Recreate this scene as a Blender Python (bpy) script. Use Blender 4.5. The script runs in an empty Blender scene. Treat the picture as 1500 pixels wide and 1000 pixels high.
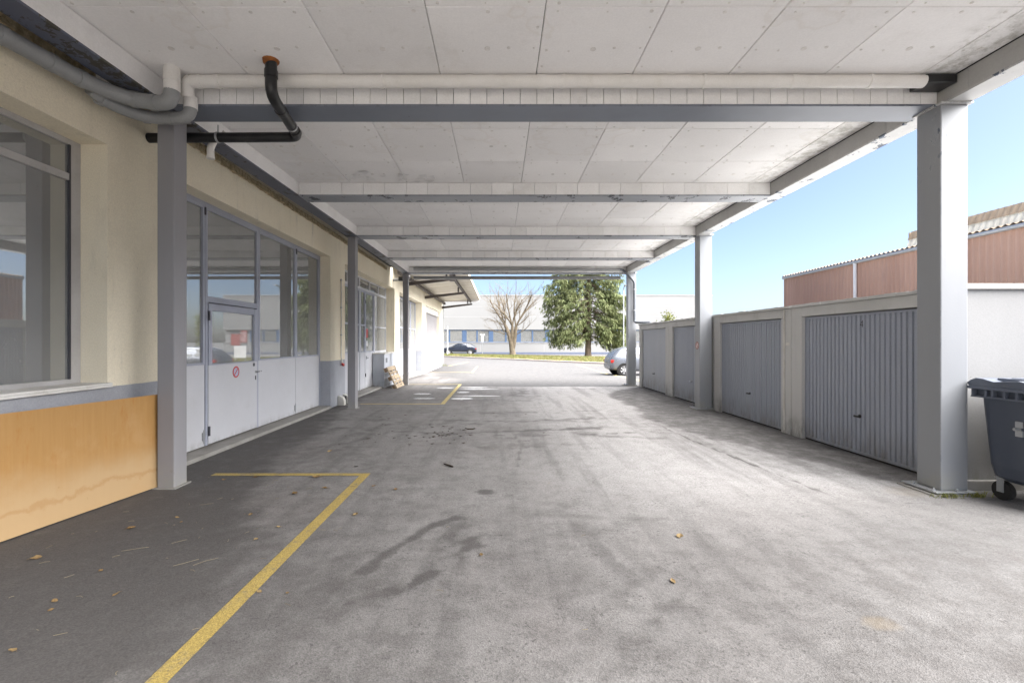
import bpy, bmesh, math, random
import numpy as np
from mathutils import Vector, Matrix, noise as mnoise

R = math.radians
rng = random.Random(7)
SC = bpy.context.scene
COL = SC.collection

# ------------------------------------------------------------------ camera, sky, sun, exposure
cam_d = bpy.data.cameras.new('camera')
cam_d.sensor_width = 36.0
cam_d.lens = 36.0 * 680.0 / 1500.0
cam_d.shift_x = 19.0 / 1500.0
cam_d.shift_y = 0.0
cam_d.clip_start = 0.05
cam_d.clip_end = 2000.0
cam = bpy.data.objects.new('camera', cam_d)
COL.objects.link(cam)
cam.location = (0.0, 0.0, 1.6)
cam.rotation_euler = (R(90), 0, 0)
SC.camera = cam

SUN_EL, SUN_AZ = 51.0, 106.0         # azimuth clockwise from the view direction (+Y): from the right over the garages, a little behind
world = bpy.data.worlds.new('World')
SC.world = world
world.use_nodes = True
wn = world.node_tree
wn.nodes.clear()
sky = wn.nodes.new('ShaderNodeTexSky')
sky.sky_type = 'NISHITA'
sky.sun_disc = False
sky.sun_elevation = R(SUN_EL)
sky.sun_rotation = R(SUN_AZ)
sky.altitude = 400.0
sky.air_density = 0.7
sky.dust_density = 2.8
sky.ozone_density = 1.6
bg = wn.nodes.new('ShaderNodeBackground')
bg.inputs['Strength'].default_value = 0.05
wo = wn.nodes.new('ShaderNodeOutputWorld')
wn.links.new(sky.outputs['Color'], bg.inputs['Color'])
wn.links.new(bg.outputs['Background'], wo.inputs['Surface'])

sun_d = bpy.data.lights.new('sun', 'SUN')
sun_d.energy = 4.9
sun_d.angle = R(85)
sun_d.color = (1.0, 0.975, 0.95)
sun = bpy.data.objects.new('sun', sun_d)
COL.objects.link(sun)
sdir = Vector((math.sin(R(SUN_AZ)) * math.cos(R(SUN_EL)), math.cos(R(SUN_AZ)) * math.cos(R(SUN_EL)), math.sin(R(SUN_EL))))
sun.rotation_euler = sdir.to_track_quat('Z', 'Y').to_euler()
sun.location = (0, -20, 40)

SC.view_settings.view_transform = 'Standard'
SC.view_settings.look = 'None'
SC.view_settings.gamma = 1.0
SC.view_settings.exposure = 2.64
SC.view_settings.use_curve_mapping = False
SC.render.engine = 'CYCLES'
SC.cycles.use_denoising = True
SC.cycles.max_bounces = 10
SC.cycles.diffuse_bounces = 6
SC.cycles.glossy_bounces = 4
SC.cycles.transparent_max_bounces = 12
SC.cycles.sample_clamp_indirect = 8.0


# ------------------------------------------------------------------ node material helpers
class NT:
    def __init__(self, name):
        self.m = bpy.data.materials.new(name)
        self.m.use_nodes = True
        self.t = self.m.node_tree
        self.t.nodes.clear()
        self.out = self.t.nodes.new('ShaderNodeOutputMaterial')
        self.b = self.t.nodes.new('ShaderNodeBsdfPrincipled')
        self.t.links.new(self.b.outputs[0], self.out.inputs['Surface'])
        self.geo = self.t.nodes.new('ShaderNodeNewGeometry')
        self.pos = self.geo.outputs['Position']

    def new(self, k):
        return self.t.nodes.new(k)

    def link(self, a, b):
        if isinstance(a, (int, float)):
            b.default_value = a
        elif isinstance(a, (tuple, list)):
            b.default_value = tuple(a) + ((1.0,) if len(a) == 3 and len(b.default_value) == 4 else ())
        else:
            self.t.links.new(a, b)

    def xyz(self, v=None):
        s = self.new('ShaderNodeSeparateXYZ')
        self.link(v or self.pos, s.inputs[0])
        return s.outputs

    def scale(self, s, v=None):
        n = self.new('ShaderNodeVectorMath')
        n.operation = 'MULTIPLY'
        self.link(v or self.pos, n.inputs[0])
        n.inputs[1].default_value = s
        return n.outputs[0]

    def noise(self, scale, detail=4.0, rough=0.55, v=None, dist=0.0):
        n = self.new('ShaderNodeTexNoise')
        n.inputs['Scale'].default_value = scale
        n.inputs['Detail'].default_value = detail
        n.inputs['Roughness'].default_value = rough
        n.inputs['Distortion'].default_value = dist
        self.link(v or self.pos, n.inputs['Vector'])
        return n.outputs['Fac']

    def vor(self, scale, v=None, feature='F1'):
        n = self.new('ShaderNodeTexVoronoi')
        n.feature = feature
        n.inputs['Scale'].default_value = scale
        self.link(v or self.pos, n.inputs['Vector'])
        return n.outputs

    def math(self, op, a, b=0.0, clamp=False):
        n = self.new('ShaderNodeMath')
        n.operation = op
        n.use_clamp = clamp
        self.link(a, n.inputs[0])
        self.link(b, n.inputs[1])
        return n.outputs[0]

    def step(self, v, lo, hi, a=0.0, b=1.0):
        n = self.new('ShaderNodeMapRange')
        n.interpolation_type = 'SMOOTHSTEP'
        self.link(v, n.inputs[0])
        for i, k in enumerate((lo, hi, a, b)):
            n.inputs[i + 1].default_value = k
        return n.outputs[0]

    def mix(self, f, a, b, mode='MIX'):
        n = self.new('ShaderNodeMix')
        n.data_type = 'RGBA'
        n.blend_type = mode
        self.link(f, n.inputs[0])
        self.link(a, n.inputs[6])
        self.link(b, n.inputs[7])
        return n.outputs[2]

    def attr(self, name):
        n = self.new('ShaderNodeAttribute')
        n.attribute_name = name
        return n.outputs

    def rand(self):
        return self.new('ShaderNodeObjectInfo').outputs['Random']

    def val(self, c, v):
        n = self.new('ShaderNodeHueSaturation')
        self.link(c, n.inputs['Color'])
        self.link(v, n.inputs['Value'])
        return n.outputs[0]

    def bump(self, h, strength=0.3, dist=0.01):
        n = self.new('ShaderNodeBump')
        n.inputs['Strength'].default_value = strength
        n.inputs['Distance'].default_value = dist
        self.link(h, n.inputs['Height'])
        self.link(n.outputs[0], self.b.inputs['Normal'])

    def set(self, **k):
        names = dict(color='Base Color', rough='Roughness', metal='Metallic', spec='Specular IOR Level', ior='IOR', coat='Coat Weight')
        for a, v in k.items():
            self.link(v, self.b.inputs[names[a]])
        return self


MAT = {}


def paint(name, c1, c2=None, rough=0.6, scale=2.0, fine=90.0, bump=0.12, bdist=0.002, metal=0.0, dirt=None, dirt_amt=0.0, dirt_scale=1.3, streak=False, rand=0.0, spec=0.4, grime=None):
    """a coloured surface with broad unevenness, fine relief and some dirt"""
    n = NT(name)
    c2 = c2 or tuple(x * 0.86 for x in c1)
    v = n.scale((1, 1, 0.12)) if streak else None
    col = n.mix(n.step(n.noise(scale, 5, 0.6, v), 0.3, 0.7), c1, c2)
    if dirt:
        vv = n.scale((1, 1, 0.3)) if streak else None
        m = n.step(n.noise(dirt_scale, 8, 0.72, vv), 0.52, 0.78, 0.0, dirt_amt)
        col = n.mix(m, col, dirt)
    if grime:
        gh, gc = grime
        z = n.xyz()[2]
        g = n.math('MULTIPLY', n.step(z, 0.02, gh, 0.85, 0.0), n.step(n.noise(7, 7, 0.7, n.scale((1, 1, 0.35))), 0.36, 0.66))
        col = n.mix(g, col, gc)
        scr = n.step(n.noise(13, 5, 0.7, n.scale((1, 0.25, 1))), 0.71, 0.74, 0.0, 0.6)
        col = n.mix(scr, col, gc)
    f = n.noise(fine, 3, 0.6)
    col = n.val(col, n.step(f, 0.2, 0.8, 0.95, 1.04))
    if rand:
        col = n.val(col, n.step(n.rand(), 0.0, 1.0, 1.0 - rand, 1.0 + rand * 0.4))
    n.set(color=col, rough=n.step(n.noise(scale * 3, 3), 0.3, 0.7, rough * 0.88, min(1.0, rough * 1.1)), metal=metal, spec=spec)
    if bump:
        n.bump(f, bump, bdist)
    MAT[name] = n.m
    return n.m


# ------------------------------------------------------------------ mesh helpers
class MB:
    """collects shapes for ONE mesh"""

    def __init__(self):
        self.v, self.f, self.mi, self.sm = [], [], [], []
        self.cur = 0
        self.smooth = False

    def add(self, vs, fs, smooth=None):
        o = len(self.v)
        self.v += [tuple(p) for p in vs]
        for f in fs:
            self.f.append([o + i for i in f])
            self.mi.append(self.cur)
            self.sm.append(self.smooth if smooth is None else smooth)
        return self

    def box(self, x0, x1, y0, y1, z0, z1):
        x0, x1 = min(x0, x1), max(x0, x1)
        y0, y1 = min(y0, y1), max(y0, y1)
        z0, z1 = min(z0, z1), max(z0, z1)
        vs = [(x0, y0, z0), (x1, y0, z0), (x1, y1, z0), (x0, y1, z0), (x0, y0, z1), (x1, y0, z1), (x1, y1, z1), (x0, y1, z1)]
        return self.add(vs, [(0, 3, 2, 1), (4, 5, 6, 7), (0, 1, 5, 4), (1, 2, 6, 5), (2, 3, 7, 6), (3, 0, 4, 7)], False)

    def hexa(self, vs):
        return self.add(vs, [(0, 3, 2, 1), (4, 5, 6, 7), (0, 1, 5, 4), (1, 2, 6, 5), (2, 3, 7, 6), (3, 0, 4, 7)], False)

    def cham(self, x0, x1, y0, y1, z0, z1, c):
        """box with all its edges chamfered by c"""
        bm = bmesh.new()
        bmesh.ops.create_cube(bm, size=1.0)
        for w in bm.verts:
            w.co = Vector(((x0 + x1) / 2 + w.co.x * (x1 - x0), (y0 + y1) / 2 + w.co.y * (y1 - y0), (z0 + z1) / 2 + w.co.z * (z1 - z0)))
        bmesh.ops.bevel(bm, geom=bm.edges[:], offset=c, segments=2, profile=0.6, affect='EDGES')
        bm.verts.ensure_lookup_table()
        self.add([w.co[:] for w in bm.verts], [[w.index for w in f.verts] for f in bm.faces], False)
        bm.free()
        return self

    def tube(self, pts, r, n=10, cap=True, smooth=True):
        pts = [Vector(p) for p in pts]
        rs = r if isinstance(r, (list, tuple)) else [r] * len(pts)
        vs, fs = [], []
        t0 = (pts[1] - pts[0]).normalized()
        up = Vector((0, 0, 1)) if abs(t0.z) < 0.9 else Vector((1, 0, 0))
        u = t0.cross(up).normalized()
        for i, p in enumerate(pts):
            if i == 0:
                t = pts[1] - pts[0]
            elif i == len(pts) - 1:
                t = pts[-1] - pts[-2]
            else:
                t = (pts[i + 1] - p).normalized() + (p - pts[i - 1]).normalized()
            t = t.normalized()
            u = (u - t * u.dot(t)).normalized()
            w = t.cross(u)
            for k in range(n):
                a = 2 * math.pi * k / n
                vs.append(p + (u * math.cos(a) + w * math.sin(a)) * rs[i])
        for i in range(len(pts) - 1):
            for k in range(n):
                a, b = i * n + k, i * n + (k + 1) % n
                fs.append((a, b, b + n, a + n))
        self.add(vs, fs, smooth)
        if cap:
            m = len(vs)
            self.add(vs[:n], [tuple(range(n - 1, -1, -1))], False)
            self.add(vs[m - n:], [tuple(range(n))], False)
        return self

    def disc(self, c, axis, r0, r1, th, n=20):
        """ring or disc of thickness th along axis"""
        c, axis = Vector(c), Vector(axis).normalized()
        u = axis.orthogonal().normalized()
        w = axis.cross(u)
        ring = lambda r, h: [c + axis * h + (u * math.cos(2 * math.pi * k / n) + w * math.sin(2 * math.pi * k / n)) * r for k in range(n)]
        if r0 <= 0:
            vs = ring(r1, 0) + ring(r1, th)
            fs = [(k, (k + 1) % n, n + (k + 1) % n, n + k) for k in range(n)] + [tuple(range(n, 2 * n)), tuple(range(n - 1, -1, -1))]
        else:
            vs = ring(r1, 0) + ring(r1, th) + ring(r0, th) + ring(r0, 0)
            fs = []
            for q in range(4):
                for k in range(n):
                    a, b = q * n + k, q * n + (k + 1) % n
                    c2, d = ((q + 1) % 4) * n + (k + 1) % n, ((q + 1) % 4) * n + k
                    fs.append((a, b, c2, d))
        return self.add(vs, fs, False)

    def prism(self, poly, axis, a, b):
        """extrude a 2-D polygon along axis (0,1,2) from a to b; polygon coords are the other two axes in order"""
        def P(p, h):
            q = list(p)
            q.insert(axis, h)
            return tuple(q)
        n = len(poly)
        vs = [P(p, a) for p in poly] + [P(p, b) for p in poly]
        fs = [(k, (k + 1) % n, n + (k + 1) % n, n + k) for k in range(n)] + [tuple(range(n - 1, -1, -1)), tuple(range(n, 2 * n))]
        return self.add(vs, fs, False)

    def mesh(self, name, mats, off=(0, 0, 0), fix=True):
        me = bpy.data.meshes.new(name)
        vs = [(p[0] - off[0], p[1] - off[1], p[2] - off[2]) for p in self.v]
        me.from_pydata(vs, [], self.f)
        for m in (mats if isinstance(mats, (list, tuple)) else [mats]):
            me.materials.append(m)
        me.polygons.foreach_set('material_index', self.mi)
        me.polygons.foreach_set('use_smooth', self.sm)
        if fix:
            bm = bmesh.new()
            bm.from_mesh(me)
            bmesh.ops.recalc_face_normals(bm, faces=bm.faces)
            bm.to_mesh(me)
            bm.free()
        me.update()
        return me

    def build(self, name, mats, parent=None, fix=True, bevel=0.0):
        off = root_loc(parent)
        o = bpy.data.objects.new(name, self.mesh(name, mats, off, fix))
        COL.objects.link(o)
        o.parent = parent
        if bevel:
            md = o.modifiers.new('bevel', 'BEVEL')
            md.width = bevel
            md.segments = 2
            md.limit_method = 'ANGLE'
        return o


def root_loc(o):
    v = Vector((0, 0, 0))
    while o is not None:
        v += o.location
        o = o.parent
    return v


def tag(o, label=None, cat=None, group=None, kind=None):
    for k, v in (('label', label), ('category', cat), ('group', group), ('kind', kind)):
        if v:
            o[k] = v
    return o


def thing(name, label, cat, loc=(0, 0, 0), group=None):
    o = bpy.data.objects.new(name, None)
    o.empty_display_size = 0.2
    COL.objects.link(o)
    o.location = loc
    return tag(o, label, cat, group)


def inst(name, me, parent, loc, rot=(0, 0, 0)):
    """another object using the same mesh; loc is in world coordinates"""
    o = bpy.data.objects.new(name, me)
    COL.objects.link(o)
    o.parent = parent
    o.location = Vector(loc) - root_loc(parent)
    o.rotation_euler = rot
    return o


def smooth01(t):
    t = np.clip(t, 0, 1)
    return t * t * (3 - 2 * t)


# ------------------------------------------------------------------ materials
def mk_asphalt():
    n = NT('asphalt')
    dark = n.attr('dark')[2]
    lite = n.attr('lite')[2]
    n1 = n.noise(0.9, 6, 0.65)
    n2 = n.noise(4.5, 6, 0.7)
    n3 = n.noise(38.0, 4, 0.7)
    v = n.vor(125.0)
    col = n.mix(n.step(n1, 0.3, 0.7), (0.25, 0.241, 0.233), (0.20, 0.191, 0.184))
    col = n.mix(n.step(n2, 0.45, 0.75, 0.0, 0.45), col, (0.115, 0.11, 0.107))
    col = n.mix(n.step(n.noise(0.55, 3, 0.5, n.scale((1, 1, 1))), 0.5, 0.7, 0.0, 0.35), col, (0.19, 0.168, 0.16))
    col = n.mix(n.attr('pale')[2], col, n.mix(n.step(n2, 0.3, 0.7), (0.36, 0.35, 0.343), (0.315, 0.306, 0.299)))
    col = n.mix(lite, col, n.mix(n.step(n2, 0.3, 0.7), (0.100, 0.098, 0.097), (0.083, 0.081, 0.08)))
    # long faint wheel tracks
    trk = n.step(n.noise(1.0, 5, 0.6, n.scale((3.2, 0.22, 1))), 0.48, 0.68, 0.0, 0.42)
    col = n.mix(trk, col, (0.105, 0.10, 0.097))
    # worn-in dark areas and the near ground's darkening, ragged at their edges
    dn = n.math('ADD', dark, n.math('MULTIPLY', n.math('SUBTRACT', n2, 0.5), n.math('MULTIPLY', n.step(dark, 0.0, 0.3), 0.85)))
    dn = n.math('ADD', dn, n.math('MULTIPLY', n.math('SUBTRACT', n3, 0.5), n.math('MULTIPLY', n.step(dark, 0.0, 0.25), 0.75)))
    dcol = n.mix(n.step(n2, 0.3, 0.75), (0.078, 0.073, 0.071), (0.105, 0.098, 0.093))
    col = n.mix(n.step(dn, 0.12, 0.95), col, dcol)
    # stone chips in the binder
    chip = n.step(v[1], 0.0, 1.0)
    cv = n.new('ShaderNodeSeparateColor')
    n.link(v[1], cv.inputs[0])
    col = n.val(col, n.step(cv.outputs[0], 0.0, 1.0, 0.84, 1.12))
    col = n.val(col, n.step(n3, 0.25, 0.75, 0.86, 1.12))
    clump = n.step(n.noise(3.2, 5, 0.7), 0.4, 0.64, 0.12, 1.0)
    pit = n.math('MULTIPLY', n.step(n.noise(34, 5, 0.74), 0.545, 0.62, 0.0, 0.85), clump)
    col = n.mix(pit, col, (0.06, 0.057, 0.055))
    pit2 = n.math('MULTIPLY', n.step(n.noise(85, 3, 0.7), 0.56, 0.66, 0.0, 0.7), n.step(n.noise(1.7, 5, 0.7), 0.36, 0.62, 0.25, 1.0))
    col = n.mix(pit2, col, (0.055, 0.052, 0.05))
    sand = n.attr('sand')[2]
    col = n.mix(n.math('MULTIPLY', sand, n.step(n2, 0.2, 0.6, 0.4, 1.0)), col, (0.20, 0.165, 0.12))
    n.set(color=col, rough=n.step(n2, 0.3, 0.7, 0.72, 0.95), spec=0.35)
    h = n.math('ADD', n.math('MULTIPLY', v[0], 1.0), n.math('MULTIPLY', n3, 0.8))
    n.bump(h, 0.38, 0.005)
    MAT['asphalt'] = n.m


mk_asphalt()


def mk_linepaint(name, c, under, wear):
    n = NT(name)
    a = n.noise(16, 8, 0.75)
    b = n.noise(2.2, 4, 0.6)
    v = n.vor(170.0)
    w = n.step(n.math('ADD', n.math('MULTIPLY', a, 0.6), n.math('MULTIPLY', b, 0.4)), wear, wear + 0.16)
    cv = n.new('ShaderNodeSeparateColor')
    n.link(v[1], cv.inputs[0])
    col = n.val(n.mix(w, c, under), n.step(cv.outputs[0], 0, 1, 0.72, 1.2))
    pit = n.step(n.noise(75, 2, 0.6), 0.6, 0.72, 0.0, 0.6)
    col = n.mix(pit, col, (0.08, 0.075, 0.07))
    n.set(color=col, rough=0.75)
    n.bump(n.math('ADD', v[0], n.noise(38, 4, 0.7)), 0.5, 0.005)
    MAT[name] = n.m


mk_linepaint('yellow_paint', (0.40, 0.295, 0.085), (0.19, 0.165, 0.12), 0.50)
mk_linepaint('pale_yellow_paint', (0.50, 0.40, 0.17), (0.26, 0.24, 0.19), 0.54)
mk_linepaint('white_smear', (0.72, 0.72, 0.72), (0.28, 0.275, 0.27), 0.52)


def mk_stucco():
    n = NT('cream_render')
    z = n.xyz()[2]
    col = n.mix(n.step(n.noise(0.8, 5, 0.6), 0.3, 0.7), (0.80, 0.735, 0.585), (0.745, 0.675, 0.525))
    st = n.step(n.noise(1.6, 8, 0.7, n.scale((1, 1, 0.25))), 0.55, 0.8, 0.0, 0.5)
    col = n.mix(st, col, (0.40, 0.36, 0.28))
    gs = n.step(n.noise(2.6, 8, 0.75, n.scale((1, 1, 0.2))), 0.56, 0.74, 0.0, 0.6)
    col = n.mix(gs, col, (0.33, 0.31, 0.26))
    # grey painted plinth up to 1.13 m
    zj = n.math('ADD', z, n.math('MULTIPLY', n.math('SUBTRACT', n.noise(6, 3), 0.5), 0.012))
    grey = n.mix(n.step(n.noise(1.2, 6, 0.65), 0.3, 0.7), (0.39, 0.40, 0.43), (0.32, 0.33, 0.355))
    grey = n.mix(n.step(n.noise(3, 8, 0.75), 0.6, 0.75, 0, 0.6), grey, (0.55, 0.54, 0.52))
    col = n.mix(n.step(zj, 1.128, 1.134), grey, col)
    f = n.noise(70, 4, 0.7)
    spots = n.step(n.noise(11, 4, 0.6), 0.70, 0.78, 0.0, 0.45)
    col = n.mix(spots, col, (0.24, 0.21, 0.16))
    col = n.val(col, n.step(f, 0.25, 0.75, 0.9, 1.06))
    n.set(color=col, rough=0.92, spec=0.2)
    n.bump(n.math('ADD', f, n.math('MULTIPLY', n.noise(180, 2), 0.6)), 0.7, 0.006)
    MAT['cream_render'] = n.m


mk_stucco()


def mk_flaky(name, c1, c2, flake, z0, amt, z1=9.0):
    """painted steel whose paint has come off in ragged patches above height z0"""
    n = NT(name)
    z = n.xyz()[2]
    col = n.mix(n.step(n.noise(1.1, 4, 0.6, n.scale((1, 1, 0.3))), 0.3, 0.7), c1, c2)
    scuff = n.step(n.noise(7, 8, 0.75, n.scale((1, 1, 0.5))), 0.66, 0.74, 0.0, 0.7)
    col = n.mix(scuff, col, (0.22, 0.21, 0.2))
    a = n.noise(3.2, 9, 0.72, n.scale((1, 1, 0.4)))
    gate = n.math('MULTIPLY', n.step(z, z0, z0 + 0.7), n.step(z, z1, z1 + 0.2, 1.0, 0.0))
    m = n.math('MULTIPLY', n.step(a, amt, amt + 0.02), gate)
    col = n.mix(m, col, flake)
    rim = n.math('MULTIPLY', n.math('MULTIPLY', n.step(a, amt - 0.02, amt), n.step(a, amt, amt + 0.01, 1, 0)), gate)
    col = n.mix(rim, col, tuple(min(1, 1.15 * q) for q in c1))
    bv = n.new('ShaderNodeBevel')
    bv.samples = 3
    bv.inputs['Radius'].default_value = 0.022
    dp = n.new('ShaderNodeVectorMath')
    dp.operation = 'DOT_PRODUCT'
    n.link(bv.outputs[0], dp.inputs[0])
    n.link(n.geo.outputs['Normal'], dp.inputs[1])
    edge = n.step(dp.outputs['Value'], 0.80, 0.995, 1.0, 0.0)
    chip = n.math('MULTIPLY', edge, n.step(n.noise(9, 6, 0.75, n.scale((1, 1, 0.5))), 0.52, 0.58))
    col = n.mix(n.math('MULTIPLY', chip, 0.85), col, flake)
    run = n.step(n.noise(5, 7, 0.7, n.scale((3, 3, 0.16))), 0.60, 0.74, 0.0, 0.35)
    col = n.mix(run, col, (0.20, 0.185, 0.165))
    base = n.step(z, 0.0, 0.35, 0.55, 0.0)
    col = n.mix(n.math('MULTIPLY', base, n.step(n.noise(5, 6, 0.7), 0.35, 0.65)), col, (0.30, 0.29, 0.24))
    n.set(color=col, rough=n.step(m, 0, 1, 0.45, 0.7), spec=0.5)
    n.bump(n.math('SUBTRACT', n.noise(60, 3), m), 0.25, 0.002)
    MAT[name] = n.m


mk_flaky('column_paint_white', (0.265, 0.275, 0.29), (0.235, 0.245, 0.26), (0.09, 0.105, 0.14), 3.15, 0.60)
mk_flaky('column_paint_grey', (0.27, 0.265, 0.275), (0.235, 0.23, 0.24), (0.2, 0.21, 0.24), 3.9, 0.70)
mk_flaky('edge_beam_paint', (0.50, 0.50, 0.495), (0.42, 0.42, 0.415), (0.09, 0.11, 0.15), 3.0, 0.565)
mk_flaky('blue_grey_steel', (0.165, 0.185, 0.225), (0.14, 0.155, 0.19), (0.055, 0.058, 0.062), 3.0, 0.66)
mk_flaky('worn_grey_steel', (0.27, 0.285, 0.315), (0.22, 0.235, 0.265), (0.075, 0.08, 0.09), 3.0, 0.57)
mk_flaky('mouldy_navy_steel', (0.085, 0.095, 0.135), (0.07, 0.078, 0.11), (0.06, 0.056, 0.045), 3.0, 0.54)

paint('tile_white', (0.85, 0.84, 0.83), (0.79, 0.78, 0.765), 0.75, 1.5, 60, 0.12, 0.002, dirt=(0.55, 0.51, 0.45), dirt_amt=0.35, dirt_scale=3.0, rand=0.07, spec=0.25)
paint('casing_white', (0.80, 0.79, 0.78), (0.70, 0.69, 0.68), 0.7, 1.0, 60, 0.1, 0.002, dirt=(0.5, 0.47, 0.4), dirt_amt=0.3)
paint('lining_grey', (0.40, 0.395, 0.385), (0.34, 0.335, 0.325), 0.8, 1.4, 60, 0.1, 0.002, dirt=(0.38, 0.36, 0.31), dirt_amt=0.4, rand=0.06)


def mk_boards():
    n = NT('board_white')
    x, y, z = n.xyz()
    col = n.mix(n.step(n.noise(1.0, 5, 0.6), 0.3, 0.7), (0.86, 0.845, 0.835), (0.81, 0.795, 0.785))
    col = n.mix(n.step(n.noise(1.7, 8, 0.72), 0.54, 0.78, 0.0, 0.3), col, (0.60, 0.57, 0.53))
    ring = n.noise(0.8, 4, 0.6)
    tide = n.math('MULTIPLY', n.step(ring, 0.575, 0.59), n.step(ring, 0.59, 0.62, 1.0, 0.0))
    col = n.mix(n.math('MULTIPLY', tide, 0.12), col, (0.55, 0.47, 0.36))
    xm = n.math('ADD', x, n.math('MULTIPLY', n.math('SUBTRACT', n.noise(1.5, 6, 0.7), 0.5), 1.1))
    m = n.math('MULTIPLY', n.step(xm, 3.95, 4.6), n.step(n.noise(5, 8, 0.75), 0.42, 0.66))
    col = n.mix(n.math('MULTIPLY', m, 0.8), col, (0.36, 0.345, 0.30))
    sp = n.step(n.noise(16, 5, 0.7), 0.70, 0.75, 0.0, 0.45)
    col = n.mix(sp, col, (0.45, 0.43, 0.40))
    f = n.noise(60, 3, 0.6)
    col = n.val(col, n.step(f, 0.2, 0.8, 0.96, 1.03))
    col = n.val(col, n.step(n.rand(), 0.0, 1.0, 0.93, 1.02))
    n.set(color=col, rough=0.85, spec=0.2)
    n.bump(n.math('ADD', f, n.math('MULTIPLY', n.noise(6, 4), 3.0)), 0.2, 0.002)
    MAT['board_white'] = n.m


mk_boards()
paint('fixing_grey', (0.76, 0.735, 0.71), (0.60, 0.575, 0.55), 0.8, 14, 60, 0.3, 0.003)
paint('roof_underside', (0.05, 0.05, 0.05), None, 0.9)
paint('roof_felt', (0.14, 0.14, 0.14), None, 0.95)
paint('precast_concrete', (0.54, 0.54, 0.53), (0.47, 0.47, 0.455), 0.9, 0.9, 80, 0.35, 0.003, dirt=(0.25, 0.245, 0.23), dirt_amt=0.6, dirt_scale=1.8, streak=True, spec=0.2, grime=(0.5, (0.19, 0.18, 0.165)))
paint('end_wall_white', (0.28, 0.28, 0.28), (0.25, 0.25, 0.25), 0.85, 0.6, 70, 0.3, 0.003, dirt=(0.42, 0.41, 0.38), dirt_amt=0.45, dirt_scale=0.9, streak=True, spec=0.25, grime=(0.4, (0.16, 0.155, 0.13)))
paint('garage_door_grey', (0.31, 0.335, 0.395), (0.275, 0.30, 0.355), 0.5, 0.7, 60, 0.08, 0.001, dirt=(0.33, 0.34, 0.36), dirt_amt=0.3, dirt_scale=2.2, streak=True, spec=0.5, grime=(0.5, (0.20, 0.195, 0.185)))
paint('garage_door_pale', (0.40, 0.425, 0.475), (0.36, 0.38, 0.42), 0.5, 0.7, 60, 0.08, 0.001, dirt=(0.40, 0.39, 0.36), dirt_amt=0.4, dirt_scale=1.6, streak=True, grime=(0.7, (0.24, 0.23, 0.215)))
paint('black_plastic', (0.012, 0.012, 0.013), (0.02, 0.02, 0.021), 0.35, 3, 60, 0.05, 0.001, dirt=(0.08, 0.075, 0.07), dirt_amt=0.3, dirt_scale=5)
paint('rubber', (0.02, 0.02, 0.02), (0.032, 0.03, 0.03), 0.85)
paint('chrome', (0.6, 0.6, 0.6), None, 0.25, metal=0.9)
paint('galvanised', (0.42, 0.43, 0.44), (0.36, 0.37, 0.38), 0.5, 6, metal=0.5)
paint('door_paint', (0.53, 0.535, 0.56), (0.49, 0.495, 0.515), 0.5, 0.8, 60, 0.08, 0.001, dirt=(0.40, 0.39, 0.38), dirt_amt=0.3, dirt_scale=3.0, spec=0.45, grime=(0.22, (0.30, 0.29, 0.275)))
paint('frame_lilac', (0.36, 0.38, 0.45), (0.32, 0.335, 0.40), 0.45, 2, 60, 0.06, 0.001, dirt=(0.22, 0.21, 0.2), dirt_amt=0.35, dirt_scale=5)
paint('frame_grey', (0.44, 0.43, 0.425), (0.38, 0.37, 0.36), 0.5, 2, dirt=(0.2, 0.18, 0.15), dirt_amt=0.3, dirt_scale=5)
paint('frame_dark', (0.055, 0.056, 0.065), None, 0.5)
paint('sill_white', (0.66, 0.65, 0.62), (0.55, 0.53, 0.48), 0.75, 3, dirt=(0.25, 0.21, 0.16), dirt_amt=0.6, dirt_scale=4)
paint('threshold_concrete', (0.30, 0.29, 0.27), (0.235, 0.225, 0.205), 0.92, 2.5, 80, 0.4, 0.004, dirt=(0.16, 0.15, 0.135), dirt_amt=0.6, dirt_scale=4)
paint('interior_grey', (0.52, 0.52, 0.52), (0.46, 0.46, 0.46), 0.9)
paint('blind_grey', (0.42, 0.415, 0.405), (0.38, 0.375, 0.365), 0.9)
paint('cabinet_grey', (0.47, 0.49, 0.53), (0.42, 0.44, 0.475), 0.6, 1.2, dirt=(0.3, 0.29, 0.28), dirt_amt=0.35, grime=(0.3, (0.24, 0.23, 0.22)))
paint('pipe_white', (0.74, 0.72, 0.69), (0.68, 0.66, 0.62), 0.45, 3, dirt=(0.5, 0.46, 0.38), dirt_amt=0.3, dirt_scale=4)
paint('pipe_grey', (0.27, 0.275, 0.275), (0.235, 0.24, 0.24), 0.42, 3, dirt=(0.15, 0.145, 0.14), dirt_amt=0.35, dirt_scale=5)
paint('pipe_dark', (0.13, 0.14, 0.155), (0.1, 0.11, 0.125), 0.45, 3)
paint('foam_orange', (0.34, 0.12, 0.03), (0.20, 0.07, 0.02), 0.95, 12, 60, 0.8, 0.01)
paint('foam_beige', (0.60, 0.50, 0.33), (0.34, 0.27, 0.16), 0.95, 14, 45, 1.0, 0.02)
paint('soffit_cream', (0.60, 0.56, 0.48), (0.54, 0.50, 0.42), 0.8, 1, streak=False)
paint('bracket_brown', (0.06, 0.05, 0.047), (0.08, 0.066, 0.06), 0.6)
paint('pink_sheet', (0.48, 0.31, 0.235), (0.39, 0.24, 0.18), 0.75, 0.5, 50, 0.1, 0.002, dirt=(0.25, 0.17, 0.15), dirt_amt=0.35, dirt_scale=1.2, streak=True, spec=0.3)
paint('fibre_cement', (0.32, 0.245, 0.175), (0.24, 0.18, 0.125), 0.95, 3, 40, 0.4, 0.006, dirt=(0.12, 0.10, 0.065), dirt_amt=0.7, dirt_scale=5)
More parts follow.
